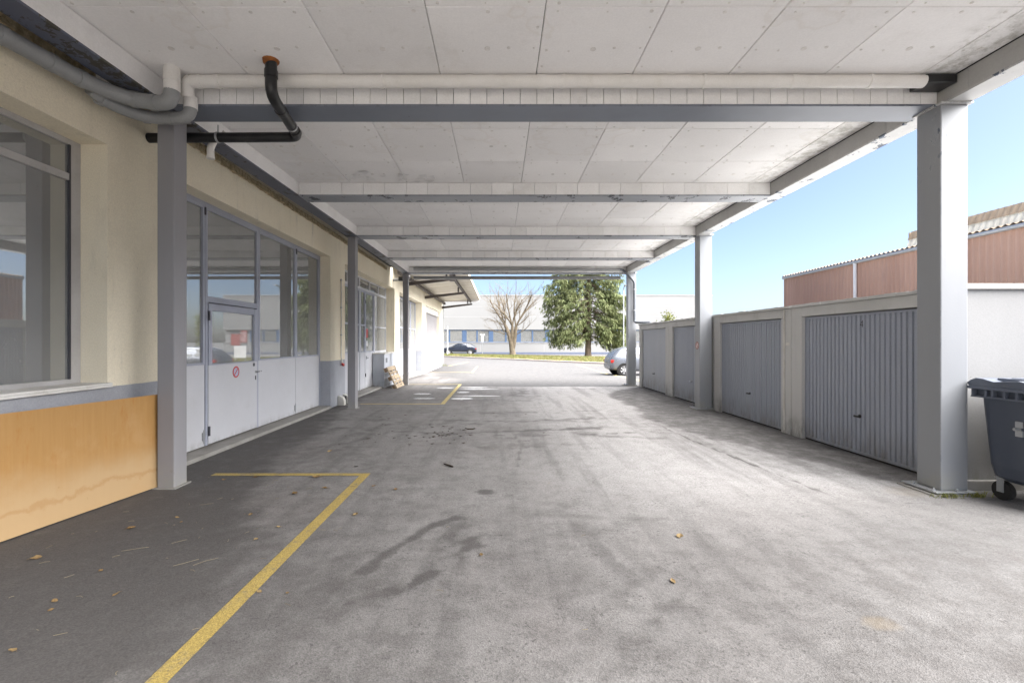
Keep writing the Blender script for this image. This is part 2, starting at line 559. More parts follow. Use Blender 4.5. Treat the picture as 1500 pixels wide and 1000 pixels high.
paint('rooflight_sheet', (0.80, 0.75, 0.63), (0.70, 0.64, 0.53), 0.6, 2.5, dirt=(0.3, 0.29, 0.22), dirt_amt=0.5, dirt_scale=3)
paint('factory_white', (0.28, 0.278, 0.27), (0.26, 0.258, 0.252), 0.8, 0.12, 30, 0.1, 0.003, dirt=(0.22, 0.218, 0.21), dirt_amt=0.3, dirt_scale=0.2)
paint('factory_blue', (0.075, 0.12, 0.205), (0.065, 0.105, 0.18), 0.5)
paint('base_slate', (0.13, 0.15, 0.21), None, 0.8)
paint('bin_blue_grey', (0.052, 0.062, 0.085), (0.062, 0.073, 0.098), 0.42, 2.5, 80, 0.12, 0.001, dirt=(0.14, 0.14, 0.15), dirt_amt=0.4, dirt_scale=5, streak=True)
paint('bin_lid', (0.10, 0.115, 0.15), (0.085, 0.1, 0.13), 0.4, 2.5, 80, 0.12, 0.001, dirt=(0.2, 0.2, 0.2), dirt_amt=0.4, dirt_scale=5)
paint('pallet_wood', (0.42, 0.335, 0.235), (0.34, 0.265, 0.18), 0.9, 3, 70, 0.3, 0.003, dirt=(0.2, 0.15, 0.1), dirt_amt=0.5, dirt_scale=6, rand=0.2)
paint('pallet_block', (0.24, 0.165, 0.105), (0.17, 0.115, 0.07), 0.95, 8)
paint('sign_red', (0.52, 0.055, 0.05), (0.46, 0.05, 0.045), 0.5)
paint('faded_red', (0.30, 0.08, 0.075), None, 0.6)
paint('sign_pale_blue', (0.42, 0.48, 0.62), None, 0.5)
paint('sign_pale_pink', (0.62, 0.50, 0.46), None, 0.5)
paint('sign_white', (0.75, 0.75, 0.75), None, 0.5)
paint('kerb_stone', (0.52, 0.44, 0.38), (0.46, 0.39, 0.34), 0.9, 1.5, 60, 0.3, 0.004)
paint('soil', (0.13, 0.11, 0.06), (0.16, 0.15, 0.06), 0.95, 2.0, 30, 0.6, 0.03)
paint('bark_pale', (0.22, 0.175, 0.12), (0.14, 0.11, 0.075), 0.9, 3, 18, 0.6, 0.02, dirt=(0.17, 0.17, 0.1), dirt_amt=0.5, dirt_scale=2)
paint('bark_brown', (0.17, 0.125, 0.09), (0.11, 0.085, 0.06), 0.95, 3, 14, 0.8, 0.03)
paint('car_silver', (0.22, 0.232, 0.255), None, 0.28, 0.5, 60, 0.0, metal=0.55)
paint('car_dark', (0.035, 0.04, 0.055), None, 0.22, 0.5, 60, 0.0, metal=0.3)
paint('trim_silver', (0.5, 0.5, 0.5), None, 0.35, metal=0.7)
paint('tail_red', (0.45, 0.02, 0.015), None, 0.2)
paint('car_glass', (0.02, 0.025, 0.03), None, 0.06, bump=0, spec=0.8)
paint('rim_alloy', (0.55, 0.55, 0.56), None, 0.35, metal=0.6)


def mk_orange():
    n = NT('orange_board')
    x, y, z = n.xyz()
    g = n.noise(9, 6, 0.7, n.scale((2.5, 2.5, 0.12)))
    col = n.mix(n.step(g, 0.3, 0.7), (0.40, 0.225, 0.078), (0.37, 0.205, 0.068))
    w = n.noise(1.2, 6, 0.65)
    zz = n.math('ADD', z, n.math('MULTIPLY', n.math('SUBTRACT', w, 0.5), 0.6))
    col = n.mix(n.step(zz, 0.25, 0.6, 0.75, 0.0), col, (0.47, 0.335, 0.185))
    blot = n.step(n.noise(2.4, 7, 0.7), 0.5, 0.72, 0.0, 0.55)
    col = n.mix(blot, col, (0.44, 0.27, 0.12))
    tide = n.math('MULTIPLY', n.step(zz, 0.16, 0.20), n.step(zz, 0.20, 0.24, 1.0, 0.0))
    col = n.mix(n.math('MULTIPLY', tide, 0.4), col, (0.34, 0.17, 0.05))
    dr = n.step(n.noise(7, 8, 0.75, n.scale((1, 1, 0.3))), 0.54, 0.72, 0.0, 0.75)
    col = n.mix(n.math('MULTIPLY', dr, n.step(z, 0.35, 0.75)), col, (0.36, 0.16, 0.035))
    col = n.mix(n.step(n.noise(22, 5, 0.7), 0.68, 0.74, 0, 0.55), col, (0.25, 0.13, 0.05))
    n.set(color=col, rough=0.6, spec=0.35)
    n.bump(n.noise(30, 5, 0.7, n.scale((2.5, 2.5, 0.15))), 0.3, 0.003)
    MAT['orange_board'] = n.m


mk_orange()


def mk_glass(name, tint, ior, haze=0.12):
    n = NT(name)
    n.t.nodes.remove(n.b)
    tr = n.new('ShaderNodeBsdfTransparent')
    tr.inputs[0].default_value = tint + (1,)
    gl = n.new('ShaderNodeBsdfGlossy')
    gl.inputs['Roughness'].default_value = 0.015
    gl.inputs['Color'].default_value = (0.95, 0.97, 0.97, 1)
    bump = n.new('ShaderNodeBump')
    bump.inputs['Strength'].default_value = 0.03
    bump.inputs['Distance'].default_value = 0.01
    n.link(n.noise(1.1, 2), bump.inputs['Height'])
    n.t.links.new(bump.outputs[0], gl.inputs['Normal'])
    fr = n.new('ShaderNodeFresnel')
    fr.inputs[0].default_value = ior
    mx = n.new('ShaderNodeMixShader')
    n.t.links.new(fr.outputs[0], mx.inputs[0])
    n.t.links.new(tr.outputs[0], mx.inputs[1])
    n.t.links.new(gl.outputs[0], mx.inputs[2])
    df = n.new('ShaderNodeBsdfDiffuse')
    df.inputs[0].default_value = (0.6, 0.6, 0.58, 1)
    m2 = n.new('ShaderNodeMixShader')
    n.link(n.step(n.noise(2.5, 6, 0.7), 0.25, 0.8, haze * 0.85, haze * 1.2), m2.inputs[0])  # pale diffuse layer puts haze over the reflections
    n.t.links.new(mx.outputs[0], m2.inputs[1])
    n.t.links.new(df.outputs[0], m2.inputs[2])
    n.t.links.new(m2.outputs[0], n.out.inputs['Surface'])
    MAT[name] = n.m


mk_glass('window_glass', (0.60, 0.63, 0.62), 3.5, 0.25)
mk_glass('far_glass', (0.6, 0.63, 0.65), 2.2, 0.25)


def mk_leafy(name, a, b, c, tr=0.25):
    n = NT(name)
    col = n.mix(n.step(n.noise(0.9, 4, 0.6), 0.35, 0.65), a, b)
    col = n.mix(n.step(n.noise(5.0, 3, 0.6), 0.5, 0.72), col, c)
    n.set(color=col, rough=0.7, spec=0.25)
    t = n.new('ShaderNodeBsdfTranslucent')
    n.link(col, t.inputs[0])
    mx = n.new('ShaderNodeMixShader')
    mx.inputs[0].default_value = tr
    n.t.links.new(n.b.outputs[0], mx.inputs[1])
    n.t.links.new(t.outputs[0], mx.inputs[2])
    n.t.links.new(mx.outputs[0], n.out.inputs['Surface'])
    MAT[name] = n.m


mk_leafy('spruce_needles', (0.13, 0.16, 0.065), (0.19, 0.215, 0.095), (0.26, 0.26, 0.13))
mk_leafy('grass_green', (0.15, 0.18, 0.055), (0.23, 0.21, 0.085), (0.30, 0.24, 0.12))
mk_leafy('shrub_leaves', (0.10, 0.13, 0.025), (0.17, 0.18, 0.04), (0.20, 0.19, 0.06))
mk_leafy('dry_leaf', (0.20, 0.12, 0.05), (0.30, 0.22, 0.11), (0.14, 0.075, 0.03), 0.1)
mk_leafy('straw', (0.30, 0.25, 0.16), (0.36, 0.31, 0.22), (0.22, 0.18, 0.11), 0.1)
mk_leafy('weed_green', (0.12, 0.15, 0.03), (0.24, 0.23, 0.07), (0.3, 0.27, 0.1))
mk_leafy('twig_brown', (0.05, 0.04, 0.03), (0.07, 0.05, 0.035), (0.03, 0.025, 0.02), 0.0)


# ------------------------------------------------------------------ ground
def gz(y):
    """the yard falls away a little beyond the canopy"""
    return -0.15 * smooth01((np.asarray(y, float) - 17.5) / 9.0)


def seg_d(X, Y, pts):
    """distance to a polyline and position along it (0..1)"""
    d = np.full(X.shape, 1e9)
    tt = np.zeros(X.shape)
    n = len(pts) - 1
    for i in range(n):
        ax, ay = pts[i]
        bx, by = pts[i + 1]
        L = (bx - ax) ** 2 + (by - ay) ** 2
        t = np.clip(((X - ax) * (bx - ax) + (Y - ay) * (by - ay)) / L, 0, 1)
        q = np.hypot(X - ax - t * (bx - ax), Y - ay - t * (by - ay))
        m = q < d
        d = np.where(m, q, d)
        tt = np.where(m, (i + t) / n, tt)
    return d, tt


def make_ground():
    xs = np.concatenate([np.linspace(-400, -12, 8), np.arange(-8, -2.4, 0.08), np.arange(-2.4, 4.6, 0.04), np.arange(4.6, 8, 0.1), np.linspace(12, 400, 8)])
    ys = np.concatenate([np.linspace(-300, -6, 6), np.arange(-2, 1.8, 0.2), np.arange(1.8, 6, 0.04), np.arange(6, 20.001, 0.08), np.linspace(20.5, 34, 28), np.linspace(40, 600, 10)])
    X, Y = np.meshgrid(xs, ys)
    Z = gz(Y)
    rs = np.random.RandomState(3)
    # slow wobble used to make every edge ragged
    wob = np.zeros(X.shape)
    for k in range(14):
        f = 0.4 * 1.32 ** k
        a = rs.rand() * 6.28
        wob += np.sin(X * f * math.cos(a) * 2 + Y * f * math.sin(a) * 2 + rs.rand() * 6.28) / (1 + 0.45 * k)
    wob /= 3.0

    def vnoise(cell, seed):
        # smooth random field, cell metres across
        r2 = np.random.RandomState(seed)
        g = r2.rand(64, 64)
        u, v = (X / cell) % 63, (Y / cell) % 63
        i, j = np.minimum(np.floor(u).astype(int), 62), np.minimum(np.floor(v).astype(int), 62)
        fu, fv = smooth01(u - i), smooth01(v - j)
        return (g[i, j] * (1 - fu) + g[i + 1, j] * fu) * (1 - fv) + (g[i, j + 1] * (1 - fu) + g[i + 1, j + 1] * fu) * fv
    fine = 0.6 * vnoise(0.13, 21) + 0.4 * vnoise(0.07, 22)
    patch = 0.55 * vnoise(0.5, 1) + 0.3 * vnoise(0.22, 2) + 0.15 * vnoise(0.11, 4)
    dark = np.zeros(X.shape)

    def put(v):
        np.maximum(dark, v, out=dark)
    # old oily asphalt along the workshop wall
    edge = np.interp(Y, [-2, 2.2, 4, 5.6, 7, 9, 11, 14, 16.5, 22], [-1.35, -1.45, -1.85, -2.4, -2.9, -3.25, -3.4, -3.5, -3.6, -3.9])
    put(0.86 * smooth01((edge + 0.55 * wob - X) / 0.9 + 0.5))
    put(0.40 * smooth01((edge + 1.5 + 0.8 * wob - X) / 2.2 + 0.5) * smooth01((9.0 - Y) / 5))
    # darker strip in front of the garage doors
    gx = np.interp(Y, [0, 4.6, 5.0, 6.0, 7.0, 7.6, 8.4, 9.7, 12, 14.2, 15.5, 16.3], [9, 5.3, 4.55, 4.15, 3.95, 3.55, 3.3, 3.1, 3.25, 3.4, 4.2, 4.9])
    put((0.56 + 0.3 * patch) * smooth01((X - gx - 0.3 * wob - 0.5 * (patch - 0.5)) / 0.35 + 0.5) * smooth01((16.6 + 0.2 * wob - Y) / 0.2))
    put(0.5 * smooth01((patch - 0.5) / 0.25) * smooth01((Y - 6.2) / 1.5) * smooth01((12.5 - Y) / 3) * smooth01((2.8 - X) / 1.5))
    put(0.42 * smooth01((0.75 * vnoise(0.9, 8) + 0.25 * patch - 0.5) / 0.25) * smooth01((4.6 - Y) / 1.2))
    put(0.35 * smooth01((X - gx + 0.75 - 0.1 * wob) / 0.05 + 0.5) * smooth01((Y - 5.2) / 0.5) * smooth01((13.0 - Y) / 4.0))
    # near ground darkened in colour against its strong light, plus grime in the middle
    put((0.34 + 0.20 * vnoise(0.6, 31) * smooth01((fine - 0.25) / 0.3)) * smooth01((4.9 + 0.4 * wob - Y) / 2.0))
    put((0.34 + 0.4 * patch + 0.08 * wob) * smooth01((5.2 + 0.5 * wob - Y) / 2.2) * smooth01((1.1 + 0.5 * wob - X) / 1.6 + 0.3))
    put((0.10 + 0.55 * patch) * smooth01((3.4 + 0.4 * wob - Y) / 1.2) * smooth01((vnoise(0.8, 15) - 0.3) / 0.4))
    put(0.36 * smooth01((vnoise(1.3, 11) * 0.6 + patch * 0.4 - 0.42) / 0.3) * smooth01((12 - Y) / 5) * smooth01((0.6 - X) / 1.5 + 0.4))
    # tyre marks and stains
    for pts, w, a in (
        ([(-1.20, 2.72), (-0.95, 2.83), (-0.73, 2.93), (-0.43, 3.20), (-0.25, 3.55), (-0.2, 4.0)], 0.10, 0.9),
        ([(-1.15, 2.85), (-0.98, 3.15), (-0.80, 3.6), (-0.55, 4.1), (-0.2, 4.3)], 0.07, 0.7),
        ([(-0.55, 3.1), (-0.42, 3.6), (-0.3, 4.2)], 0.16, 0.55),
        ([(-0.75, 2.45), (-0.45, 2.65), (0.1, 3.0)], 0.12, 0.40),
        ([(0.55, 4.4), (0.75, 3.6), (0.98, 2.9), (1.0, 2.45), (1.1, 2.1)], 0.10, 0.5),
        ([(1.5, 3.3), (1.0, 2.78), (0.6, 2.35), (0.3, 2.05)], 0.13, 0.55),
        ([(0.1, 4.3), (0.7, 4.25), (1.4, 4.2), (2.1, 4.1)], 0.06, 0.35),
        ([(0.8, 2.3), (1.3, 2.3)], 0.25, 0.35),
        ([(-1.6, 3.6), (-1.35, 3.95)], 0.09, 0.5),
        ([(-2.9, 8.5), (-1.2, 8.1), (0.4, 8.3), (2.4, 8.7)], 0.14, 0.62),
        ([(-1.5, 9.4), (0.6, 9.3), (2.6, 9.9)], 0.16, 0.5),
        ([(-1.0, 10.4), (1.2, 10.5), (3.0, 10.9)], 0.12, 0.42),
        ([(-0.6, 7.0), (0.6, 7.2), (1.4, 7.1)], 0.2, 0.38),
        ([(1.2, 8.0), (2.9, 7.6)], 0.1, 0.45),
        ([(-2.4, 12.8), (0.8, 12.6), (1.3, 14.8)], 0.5, 0.35),
        ([(0.5, 13.3), (0.9, 16.0)], 0.3, 0.5),
        ([(0.3, 16.2), (3.6, 15.6)], 0.25, 0.45),
        ([(-3.5, 19), (-1.9, 21.5)], 0.45, 0.5), ([(-3.2, 23), (-2.0, 24.6)], 0.4, 0.4),
        ([(0.7, 18.6), (1.7, 19.2)], 0.25, 0.35), ([(1.5, 20.0), (2.6, 20.1)], 0.2, 0.3),
        ([(-2.4, 5.0), (-3.4, 5.4)], 0.25, 0.5),
        ([(3.05, 9.4), (3.12, 7.6), (3.3, 6.0), (3.46, 4.7)], 0.022, 0.75), ([(3.46, 4.7), (4.4, 4.55)], 0.02, 0.6), ([(-1.3, 8.05), (0.2, 7.9), (1.6, 8.0), (3.0, 8.3)], 0.03, 0.7),
        ([(0.2, 5.6), (0.35, 7.2), (0.15, 9.0)], 0.03, 0.5), ([(-3.2, 6.4), (-2.2, 7.6), (-2.3, 9.2)], 0.12, 0.5), ([(-2.9, 7.1), (-1.4, 7.0)], 0.1, 0.45),
    ):
        d, t = seg_d(X, Y, pts)
        fade = np.clip(np.minimum(t, 1 - t) * 6 + 0.25, 0, 1)
        put(min(1, a * 1.2) * fade * smooth01((1.25 - d / (1.15 * w) + 0.5 * wob + 1.6 * (fine - 0.5)) / 1.3) * smooth01((0.6 * patch + 0.4 * fine - 0.2) / 0.3))
    d = np.hypot((X + 0.14) / 1.0, (Y - 4.94) / 0.85)
    put(0.8 * smooth01((0.13 - d) / 0.05 + 0.03 * wob))
    lite = smooth01((Y - 16.35 - 0.12 * wob) / 0.25) * smooth01((X + 2.4 + 0.5 * wob) / 1.2 + np.clip((Y - 20) / 4, 0, 3)) * 0.95
    lit_lane = smooth01((X - np.interp(Y, [0, 3, 6, 16], [1.9, 1.3, 0.2, -0.2]) + 0.6 * wob) / 1.6) * 0.95
    lite = np.maximum(lite, 0.85 * smooth01((X - 1.2 - 0.4 * wob) / 2.4) * smooth01((5.4 - Y + 0.3 * wob) / 1.8))  # near right toned darker in colour where the light comes out too strong
    pale = lit_lane * smooth01((Y - 3.0) / 3.0) * (1 - lite)  # bright lane of light across the yard, put in as paler asphalt
    sand = 0.5 * smooth01((0.075 - np.hypot((X - 2.17) / 1.3, (Y - 2.635) / 0.9)) / 0.03 + 0.5)
    sand = np.maximum(sand, 0.35 * smooth01((0.30 - np.hypot((X - 4.35), (Y - 4.95) / 0.8)) / 0.2))
    dn, _ = seg_d(X, Y, [(2.14, 2.70), (2.21, 2.68), (2.27, 2.61)])
    put(0.95 * smooth01((0.014 - dn) / 0.03 + 0.5))
    ny, nx = X.shape
    V = np.stack([X, Y, Z], -1).reshape(-1, 3)
    idx = np.arange(nx * ny).reshape(ny, nx)
    F = np.stack([idx[:-1, :-1], idx[:-1, 1:], idx[1:, 1:], idx[1:, :-1]], -1).reshape(-1, 4)
    me = bpy.data.meshes.new('ground')
    me.vertices.add(len(V))
    me.vertices.foreach_set('co', V.ravel())
    me.loops.add(F.size)
    me.loops.foreach_set('vertex_index', F.ravel())
    me.polygons.add(len(F))
    me.polygons.foreach_set('loop_start', np.arange(0, F.size, 4))
    me.polygons.foreach_set('loop_total', np.full(len(F), 4))
    me.update(calc_edges=True)
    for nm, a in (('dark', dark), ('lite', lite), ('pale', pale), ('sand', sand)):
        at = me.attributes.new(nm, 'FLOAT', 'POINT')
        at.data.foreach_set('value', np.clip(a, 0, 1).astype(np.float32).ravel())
    me.polygons.foreach_set('use_smooth', np.ones(len(F), bool))
    me.materials.append(MAT['asphalt'])
    o = bpy.data.objects.new('ground', me)
    COL.objects.link(o)
    tag(o, 'grey patched asphalt yard with dark oily stains', kind='structure')
    return o


make_ground()


def marking(name, quads, mat, h=0.004):
    mb = MB()
    for q in quads:
        mb.add([(x, y, float(gz(y)) + h) for x, y in q], [tuple(range(len(q)))])
    o = mb.build(name, mat)
    # always face up
    tag(o, kind='structure')
    return o


def strip(x0, x1, y0, y1, n=1):
    return [(x0, y0), (x1, y0), (x1, y1), (x0, y1)]


def lane(p, q, w, n=8):
    """quads of a straight line of width w from p to q"""
    p, q = Vector(p), Vector(q)
    d = (q - p).normalized()
    s = Vector((-d.y, d.x)) * w / 2
    out = []
    for i in range(n):
        a, b = p.lerp(q, i / n), p.lerp(q, (i + 1) / n)
        out.append([tuple(a - s), tuple(b - s), tuple(b + s), tuple(a + s)])
    return out


def L_line(name, p, q, w, mat):
    o = marking(name, lane(p, q, w), MAT[mat])
    return o


for p, q, w, m in (
    ((-1.608, 1.0), (-1.608, 5.63), 0.105, 'yellow_paint'), ((-3.44, 5.58), (-1.665, 5.58), 0.10, 'yellow_paint'),
    ((-1.445, 11.82), (-1.445, 17.35), 0.11, 'pale_yellow_paint'), ((-3.55, 11.88), (-1.505, 11.88), 0.11, 'pale_yellow_paint'),
    ((-3.6, 17.3), (-1.505, 17.3), 0.11, 'pale_yellow_paint'),
    ((-1.52, 26.2), (-1.52, 32.5), 0.13, 'pale_yellow_paint'), ((-3.9, 26.4), (-1.59, 26.4), 0.12, 'pale_yellow_paint'),
    ((-3.6, 33.2), (-2.6, 40.0), 0.13, 'pale_yellow_paint'),
    ((5.82, 19.0), (5.82, 34.8), 0.13, 'pale_yellow_paint'), ((5.9, 34.7), (10.5, 33.2), 0.13, 'pale_yellow_paint'),
):
    L_line('parking_line', p, q, w, m)

for i, (x0, x1, y, w) in enumerate(((-2.62, -2.05, 14.15, 0.42), (-2.42, -1.78, 13.02, 0.30), (-1.36, -0.72, 12.98, 0.50), (-1.36, 0.08, 13.62, 0.26),
                                    (-1.36, 0.02, 15.55, 0.30), (-2.15, -1.53, 15.95, 0.34), (-1.36, -0.35, 16.15, 0.28), (-1.33, -0.92, 14.6, 0.5))):
    up, lo = [], []
    N = 16
    for k in range(N + 1):
        t = k / N
        s = (1 - abs(2 * t - 1) ** 2.5) * (0.65 + 0.5 * rng.random())
        x = x0 + (x1 - x0) * t
        up.append((x, y + w / 2 * s + 0.002))
        lo.append((x, y - w / 2 * s - 0.002))
    marking('white_streak', [[lo[k], lo[k + 1], up[k + 1], up[k]] for k in range(N)], MAT['white_smear'], 0.0045)  # ragged white patches lying on the asphalt

# ------------------------------------------------------------------ kerb, verge
KERB = [(-40, 78), (-22, 66), (-6.3, 53.0), (-2.5, 48.0), (1.1, 44.0), (4.6, 39.6), (7.9, 36.0), (10.5, 33.6), (14, 31.2), (30, 24)]
BACK = [(-40, 84), (-22, 72), (-8, 59.0), (-2.5, 56.5), (1.1, 55.0), (4.6, 52.5), (8.5, 50.5), (13, 48), (20, 44), (34, 36)]
mb = MB()
for i in range(len(KERB) - 1):
    a, b = Vector(KERB[i]), Vector(KERB[i + 1])
    d = (b - a).normalized()
    s = Vector((-d.y, d.x)) * 0.26
    mb.hexa([(a.x, a.y, -0.4), (b.x, b.y, -0.4), (b.x + s.x, b.y + s.y, -0.4), (a.x + s.x, a.y + s.y, -0.4),
             (a.x, a.y, -0.02), (b.x, b.y, -0.02), (b.x + s.x, b.y + s.y, -0.02), (a.x + s.x, a.y + s.y, -0.02)])
tag(mb.build('kerb', MAT['kerb_stone'], bevel=0.02), kind='structure')


def verge_pt(i, t, u):
    a = Vector(KERB[i]).lerp(Vector(KERB[i + 1]), t)
    b = Vector(BACK[i]).lerp(Vector(BACK[i + 1]), t)
    p = a.lerp(b, 0.02 + 0.98 * u)
    z = -0.03 + 0.10 * math.sin(math.pi * min(1, u * 1.05)) - 0.12 * max(0, u - 0.9) * 10
    return p.x, p.y, z


mb = MB()
NU, NTT = 10, 6
for i in range(len(KERB) - 1):
    for a in range(NTT):
        vs = [verge_pt(i, (a + da) / NTT, u / NU) for da in (0, 1) for u in range(NU + 1)]
        mb.add(vs, [(k, k + 1, NU + 2 + k, NU + 1 + k) for k in range(NU)], True)
tag(mb.build('verge', MAT['soil'], fix=False), kind='structure')
mb = MB()
for i in range(2, len(KERB) - 2):
    L = (Vector(KERB[i + 1]) - Vector(KERB[i])).length
    for k in range(int(900 * L)):
        u = rng.random()
        if i == 2 and rng.random() < 0.3:
            continue
        x, y, z = verge_pt(i, rng.random(), u)
        h = 0.05 + 0.11 * rng.random()
        a = rng.random() * 6.28
        w = 0.025 + 0.03 * rng.random()
        dx, dy = math.cos(a) * w, math.sin(a) * w
        lx, ly = (rng.random() - 0.5) * h, (rng.random() - 0.5) * h
        mb.add([(x - dx, y - dy, z - 0.01), (x + dx, y + dy, z - 0.01), (x + lx, y + ly, z + h)], [(0, 1, 2)])
tag(mb.build('grass', MAT['grass_green'], fix=False), 'rough winter grass on the raised verge in front of the white factory', kind='stuff')

# ------------------------------------------------------------------ workshop building, left
WX, GX = -4.05, -4.31          # wall face, glazing plane
wb = thing('workshop_building', 'long cream rendered workshop with grey plinth and glazed folding doors on the left', 'building', (-4.05, 14, 0))
TOP = 4.62
OPEN = [(-2.0, 4.80, 1.15, 3.635, 0.36), (5.55, 11.15, 0.0, 3.64, 0.28), (12.2, 18.0, 0.0, 3.64, 0.36), (18.9, 24.4, 0.0, 3.62, 0.36), (25.75, 31.6, 1.2, 3.6, 0.30)]
mb = MB()
ycur = -8.0
for (a, b, z0, z1, dep) in OPEN:
    mb.box(WX - 0.36, WX, ycur, a, -0.4, 3.3 if False else TOP)
    mb.box(WX - 0.36, WX, a, b, z1, TOP)
    if z0 > 0:
        mb.box(WX - 0.36, WX, a, b, -0.4, z0)
    ycur = b
mb.box(WX - 0.36, WX, ycur, 33.2, -0.4, TOP)
mb.box(-16.0, WX - 0.36, 32.84, 33.2, -0.4, TOP)
mb.box(-16.0, WX - 0.36, -8.0, -7.64, -0.4, TOP)
mb.box(-16.36, -16.0, -8.0, 33.2, -0.4, TOP)
mb.build('wall', MAT['cream_render'], wb, fix=False)
MB().box(-16.4, WX + 0.02, -8.05, 33.25, TOP, TOP + 0.2).build('roof', MAT['roof_felt'], wb)
MB().box(-15.98, WX - 0.37, -7.6, 32.8, -0.3, 0.02).build('interior_floor', MAT['interior_grey'], wb)
mb = MB()
for y in (5.3, 11.6, 18.4, 25.0):
    mb.box(-15.9, WX - 0.40, y, y + 0.25, 3.75, 4.3)
mb.box(-9.2, -9.0, -7.6, 32.8, 0.03, 4.3)
mb.build('interior_wall', MAT['interior_grey'], wb)

# large window at the near end
wf = MB()
FX0, FX1 = -4.39, -4.325
for y0, y1 in ((4.69, 4.80), (2.2, 2.28), (-0.3, -0.22), (-2.0, -1.93)):
    wf.box(FX0, FX1, y0, y1, 1.16, 3.635)
for (a, b) in ((-1.93, -0.3), (-0.22, 2.2), (2.28, 4.69)):
    wf.box(FX0, FX1, a, b, 1.16, 1.22)
    wf.box(FX0, FX1, a, b, 3.22, 3.29)
    wf.box(FX0, FX1, a, b, 3.58, 3.635)
win = wf.build('window', MAT['frame_grey'], wb, bevel=0.004)
tag(win, 'large fixed window with a deep reveal and pale transom bar')
for (a, b) in ((-1.93, -0.3), (-0.22, 2.2), (2.28, 4.69)):
    MB().box(-4.355, -4.345, a + 0.001, b - 0.001, 1.221, 3.219).build('pane', MAT['window_glass'], win)
    MB().box(-4.355, -4.345, a + 0.001, b - 0.001, 3.291, 3.579).build('pane', MAT['window_glass'], win)
wg = MB()
wg.box(-4.344, -4.322, 4.672, 4.689, 1.22, 3.58)
wg.build('gasket', MAT['frame_dark'], win)

MB().box(-4.32, WX + 0.045, -2.0, 4.815, 1.152, 1.175).box(WX + 0.005, WX + 0.045, -2.0, 4.815, 1.128, 1.151).build('window_sill', MAT['sill_white'], wb, bevel=0.004)


def pane_child(leaf, x, y0, y1, z0, z1):
    return MB().box(x - 0.004, x + 0.004, y0, y1, z0, z1).build('pane', MAT['window_glass'], leaf)


def leaf_plain(y0, y1, ztop, zg=1.26, x=GX, s=0.055, mid=None):
    """door leaf: sheet below, one tall pane above"""
    m = MB()
    m.cur = 0
    m.box(x - 0.03, x + 0.012, y0 + 0.006, y1 - 0.006, 0.075, zg)
    m.cur = 1
    m.box(x - 0.03, x + 0.022, y0 + 0.004, y0 + s, zg + 0.001, ztop)
    m.box(x - 0.03, x + 0.022, y1 - s, y1 - 0.004, zg + 0.001, ztop)
    m.box(x - 0.03, x + 0.020, y0 + s, y1 - s, ztop - 0.06, ztop - 0.001)
    m.box(x - 0.03, x + 0.020, y0 + s, y1 - s, zg + 0.001, zg + 0.03)
    if mid:
        m.box(x - 0.03, x + 0.018, y0 + s, y1 - s, mid, mid + 0.05)
    lf = m.build('door_leaf', [MAT['door_paint'], MAT['frame_lilac']], wb, bevel=0.003)
    if mid:
        pane_child(lf, x - 0.008, y0 + s + 0.001, y1 - s - 0.001, zg + 0.031, mid - 0.001)
        pane_child(lf, x - 0.008, y0 + s + 0.001, y1 - s - 0.001, mid + 0.051, ztop - 0.061)
    else:
        pane_child(lf, x - 0.008, y0 + s + 0.001, y1 - s - 0.001, zg + 0.031, ztop - 0.061)
    return lf


def bolt(leaf, x, y, z):
    m = MB()
    m.box(x + 0.012, x + 0.030, y - 0.018, y + 0.018, z - 0.06, z + 0.06)
    m.tube([(x + 0.034, y, z - 0.10), (x + 0.034, y, z + 0.10)], 0.008, 8)
    return m.build('bolt', MAT['galvanised'], leaf)


def hinge(leaf, x, y, z):
    return MB().tube([(x + 0.028, y, z - 0.055), (x + 0.028, y, z + 0.055)], 0.014, 8).build('hinge', MAT['frame_dark'], leaf)


# folding door with a wicket
YA = (5.56, 6.78, 8.28, 9.81, 11.09)
la = leaf_plain(YA[0], YA[1], 3.60)
bolt(la, GX, YA[1] - 0.05, 0.22)
hinge(la, GX, YA[1] - 0.01, 3.5)
lc = leaf_plain(YA[2], YA[3], 3.60)
bolt(lc, GX, YA[3] - 0.05, 0.2)
ld = leaf_plain(YA[3], YA[4], 3.60)
hinge(ld, GX, YA[3] + 0.01, 3.5)
m = MB()
y0, y1 = YA[1], YA[2]
m.cur = 1
m.box(GX - 0.03, GX + 0.022, y0 + 0.004, y0 + 0.055, 0.075, 3.60)
m.box(GX - 0.03, GX + 0.022, y1 - 0.055, y1 - 0.004, 0.075, 3.60)
m.box(GX - 0.03, GX + 0.020, y0 + 0.055, y1 - 0.055, 3.54, 3.599)
m.box(GX - 0.03, GX + 0.020, y0 + 0.055, y1 - 0.055, 2.18, 2.27)
lb = m.build('door_leaf', [MAT['door_paint'], MAT['frame_lilac']], wb, bevel=0.003)
pane_child(lb, GX - 0.008, y0 + 0.056, y1 - 0.056, 2.271, 3.539)
m = MB()
m.box(GX - 0.02, GX + 0.026, y0 + 0.065, y1 - 0.062, 0.085, 1.245)
m.cur = 1
m.box(GX - 0.02, GX + 0.030, y0 + 0.065, y0 + 0.15, 1.246, 2.165)
m.box(GX - 0.02, GX + 0.030, y1 - 0.15, y1 - 0.062, 1.246, 2.165)
m.box(GX - 0.02, GX + 0.028, y0 + 0.15, y1 - 0.15, 2.06, 2.164)
m.box(GX - 0.02, GX + 0.028, y0 + 0.15, y1 - 0.15, 1.246, 1.262)
wk = m.build('wicket_door', [MAT['door_paint'], MAT['frame_lilac']], wb, bevel=0.003)
pane_child(wk, GX - 0.004, y0 + 0.151, y1 - 0.151, 1.263, 2.059)
